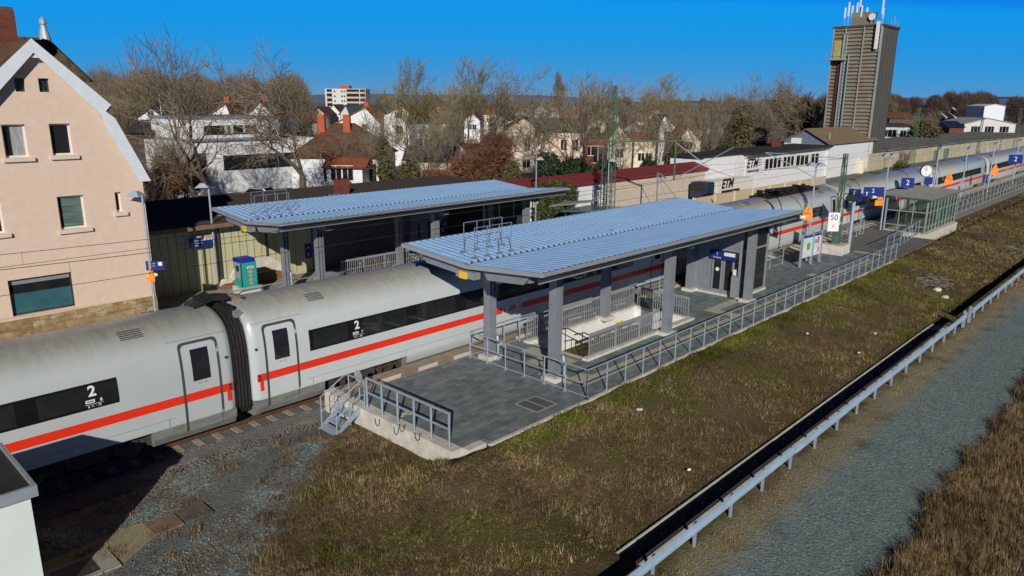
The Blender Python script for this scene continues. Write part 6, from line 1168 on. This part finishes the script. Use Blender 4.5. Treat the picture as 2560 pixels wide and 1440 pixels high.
# stones
q=9000; x=-7+10*rng.random(q); y=-8+6.3*rng.random(q); k=(y>.86*x-6.0+.5*rng.normal(size=q))&(x<2.6); P=np.stack([x,y,np.full(q,ZG)],1)[k]; s=(.012+.022*rng.random(len(P))**2)[:,None]
tet=np.array([[1,0,-.3],[-.6,.8,-.3],[-.5,-.9,-.3],[0.1,0,.8]]); rot=rng.random(len(P))*6.28; c_,s_=np.cos(rot)[:,None],np.sin(rot)[:,None]
V=np.stack([P+s*np.concatenate([c_*v[0]-s_*v[1],s_*v[0]+c_*v[1],np.full_like(c_,v[2]+.2)],1) for v in tet],1).reshape(-1,3); Fq=(np.arange(len(P))[:,None,None]*4+np.array([[0,1,3],[1,2,3],[2,0,3]])[None]).reshape(-1,3)
o=np_mesh('gravel_stones',V,Fq,M('loose_stone',(.26,.27,.25),.9,0,.6,.9)); tag(o,'loose gravel stones beside the track','stones'); kind(o,'stuff')
q=5200; x=-12+16*rng.random(q); y=-1.3-1.1*rng.random(q); P=np.stack([x,y,np.where(y>-1.5,-.13,-.2)],1)[x<2.6]; s=(.02+.025*rng.random(len(P)))[:,None]; rot=rng.random(len(P))*6.28; c_,s_=np.cos(rot)[:,None],np.sin(rot)[:,None]
V=np.stack([P+s*np.concatenate([c_*v[0]-s_*v[1],s_*v[0]+c_*v[1],np.full_like(c_,v[2]+.2)],1) for v in tet],1).reshape(-1,3); Fq=(np.arange(len(P))[:,None,None]*4+np.array([[0,1,3],[1,2,3],[2,0,3]])[None]).reshape(-1,3)
o=np_mesh('ballast_stones',V,Fq,M('ballast_stone',(.20,.18,.17),.9,0,.6,1.3)); tag(o,'coarse ballast stones along the rail','stones'); kind(o,'stuff')
# brush piles, boulders, litter
def brush(label,px,py_,w,n,mt):
    c=gpt(px,py_,.1); g_=c.z-.1; t=thing('brush_pile',label,'brush pile',(c.x,c.y,g_),0,'brush piles in the weeds'); m=MB()
    for i in range(n):
        p=Vector((c.x+rng.normal()*w*.5,c.y+rng.normal()*w*.35,g_+abs(rng.normal())*.2)); d=Vector((rng.normal(),rng.normal(),rng.normal()*.3)).normalized(); L=.3+.6*rng.random(); m.tube([p-d*L/2,p+Vector((0,0,.06)),p+d*L/2],[.02,.016,.006],4,False)
    m.build('branches',mt,t)
brush('pale grey pile of cut branches in the weeds',2325,706,1.5,150,M('grey_branch',(.22,.19,.16),.9,0,.3)); brush('dark pile of cut branches near the top right weeds',2448,590,2.2,110,bark); brush('bare branch heap at the right picture edge in the weeds',2525,625,2.0,110,M('grey_branch_far',(.19,.16,.14),.9,0,.3))
def rock(label,px,py_,r,mt):
    c=gpt(px,py_,.05); g_=c.z-.05; m=MB(); rows=[]
    for i in range(5):
        ph=math.pi*i/4*.98+.02; rows.append([(c.x+r*math.sin(ph)*math.cos(a)*(.8+.4*rng.random()),c.y+r*.8*math.sin(ph)*math.sin(a)*(.8+.4*rng.random()),g_+r*.25+r*.45*math.cos(ph)) for a in np.linspace(0,2*math.pi,9)[:-1]])
    m.grid(rows,True); tag(m.build('boulder',mt),label,'stone','pale stones in the weeds')
rock('pale square stone below the branch pile',2343,725,.30,concrete); rock('small pale stone right of the square stone',2363,743,.24,concrete)
for px,py_,la in ((1598,1024,'white and green plastic packet lying in the weeds'),(2018,834,'crumpled white paper scrap high in the weeds'),(2147,882,'pale bluish scrap near the cable trough'),(2188,834,'flat pale scrap in the brown weeds'),(1722,1175,'tiny white scrap beside the cable trough'),(2060,700,'white scrap near the long railing')):
    c=gpt(px,py_,.12); m=MB(); r=.16 if px==1598 else .07; rows=[[(c.x+(i-2)*r*.5,c.y+(j-1)*r*.55,c.z+.03*math.sin(i*2+j*1.7)) for j in range(3)] for i in range(5)]; m.grid(rows); tag(m.build('litter',M('litter_white_green',(.62,.66,.62),.5,0,.4,9) if px==1598 else signwhite),la,'litter','litter in the weeds')
tufts('far_green_grass','greenish grass patches between platform shelter and guard rail',scatter(14000,26,120,-14.2,-8.8,lambda x,y:(vnoise(x,y,2.0,12)+.35*rng.normal(size=len(x))>.25),1.5),.05,.2,8,greenm,w=.018,spread=.2,lie=1.2)
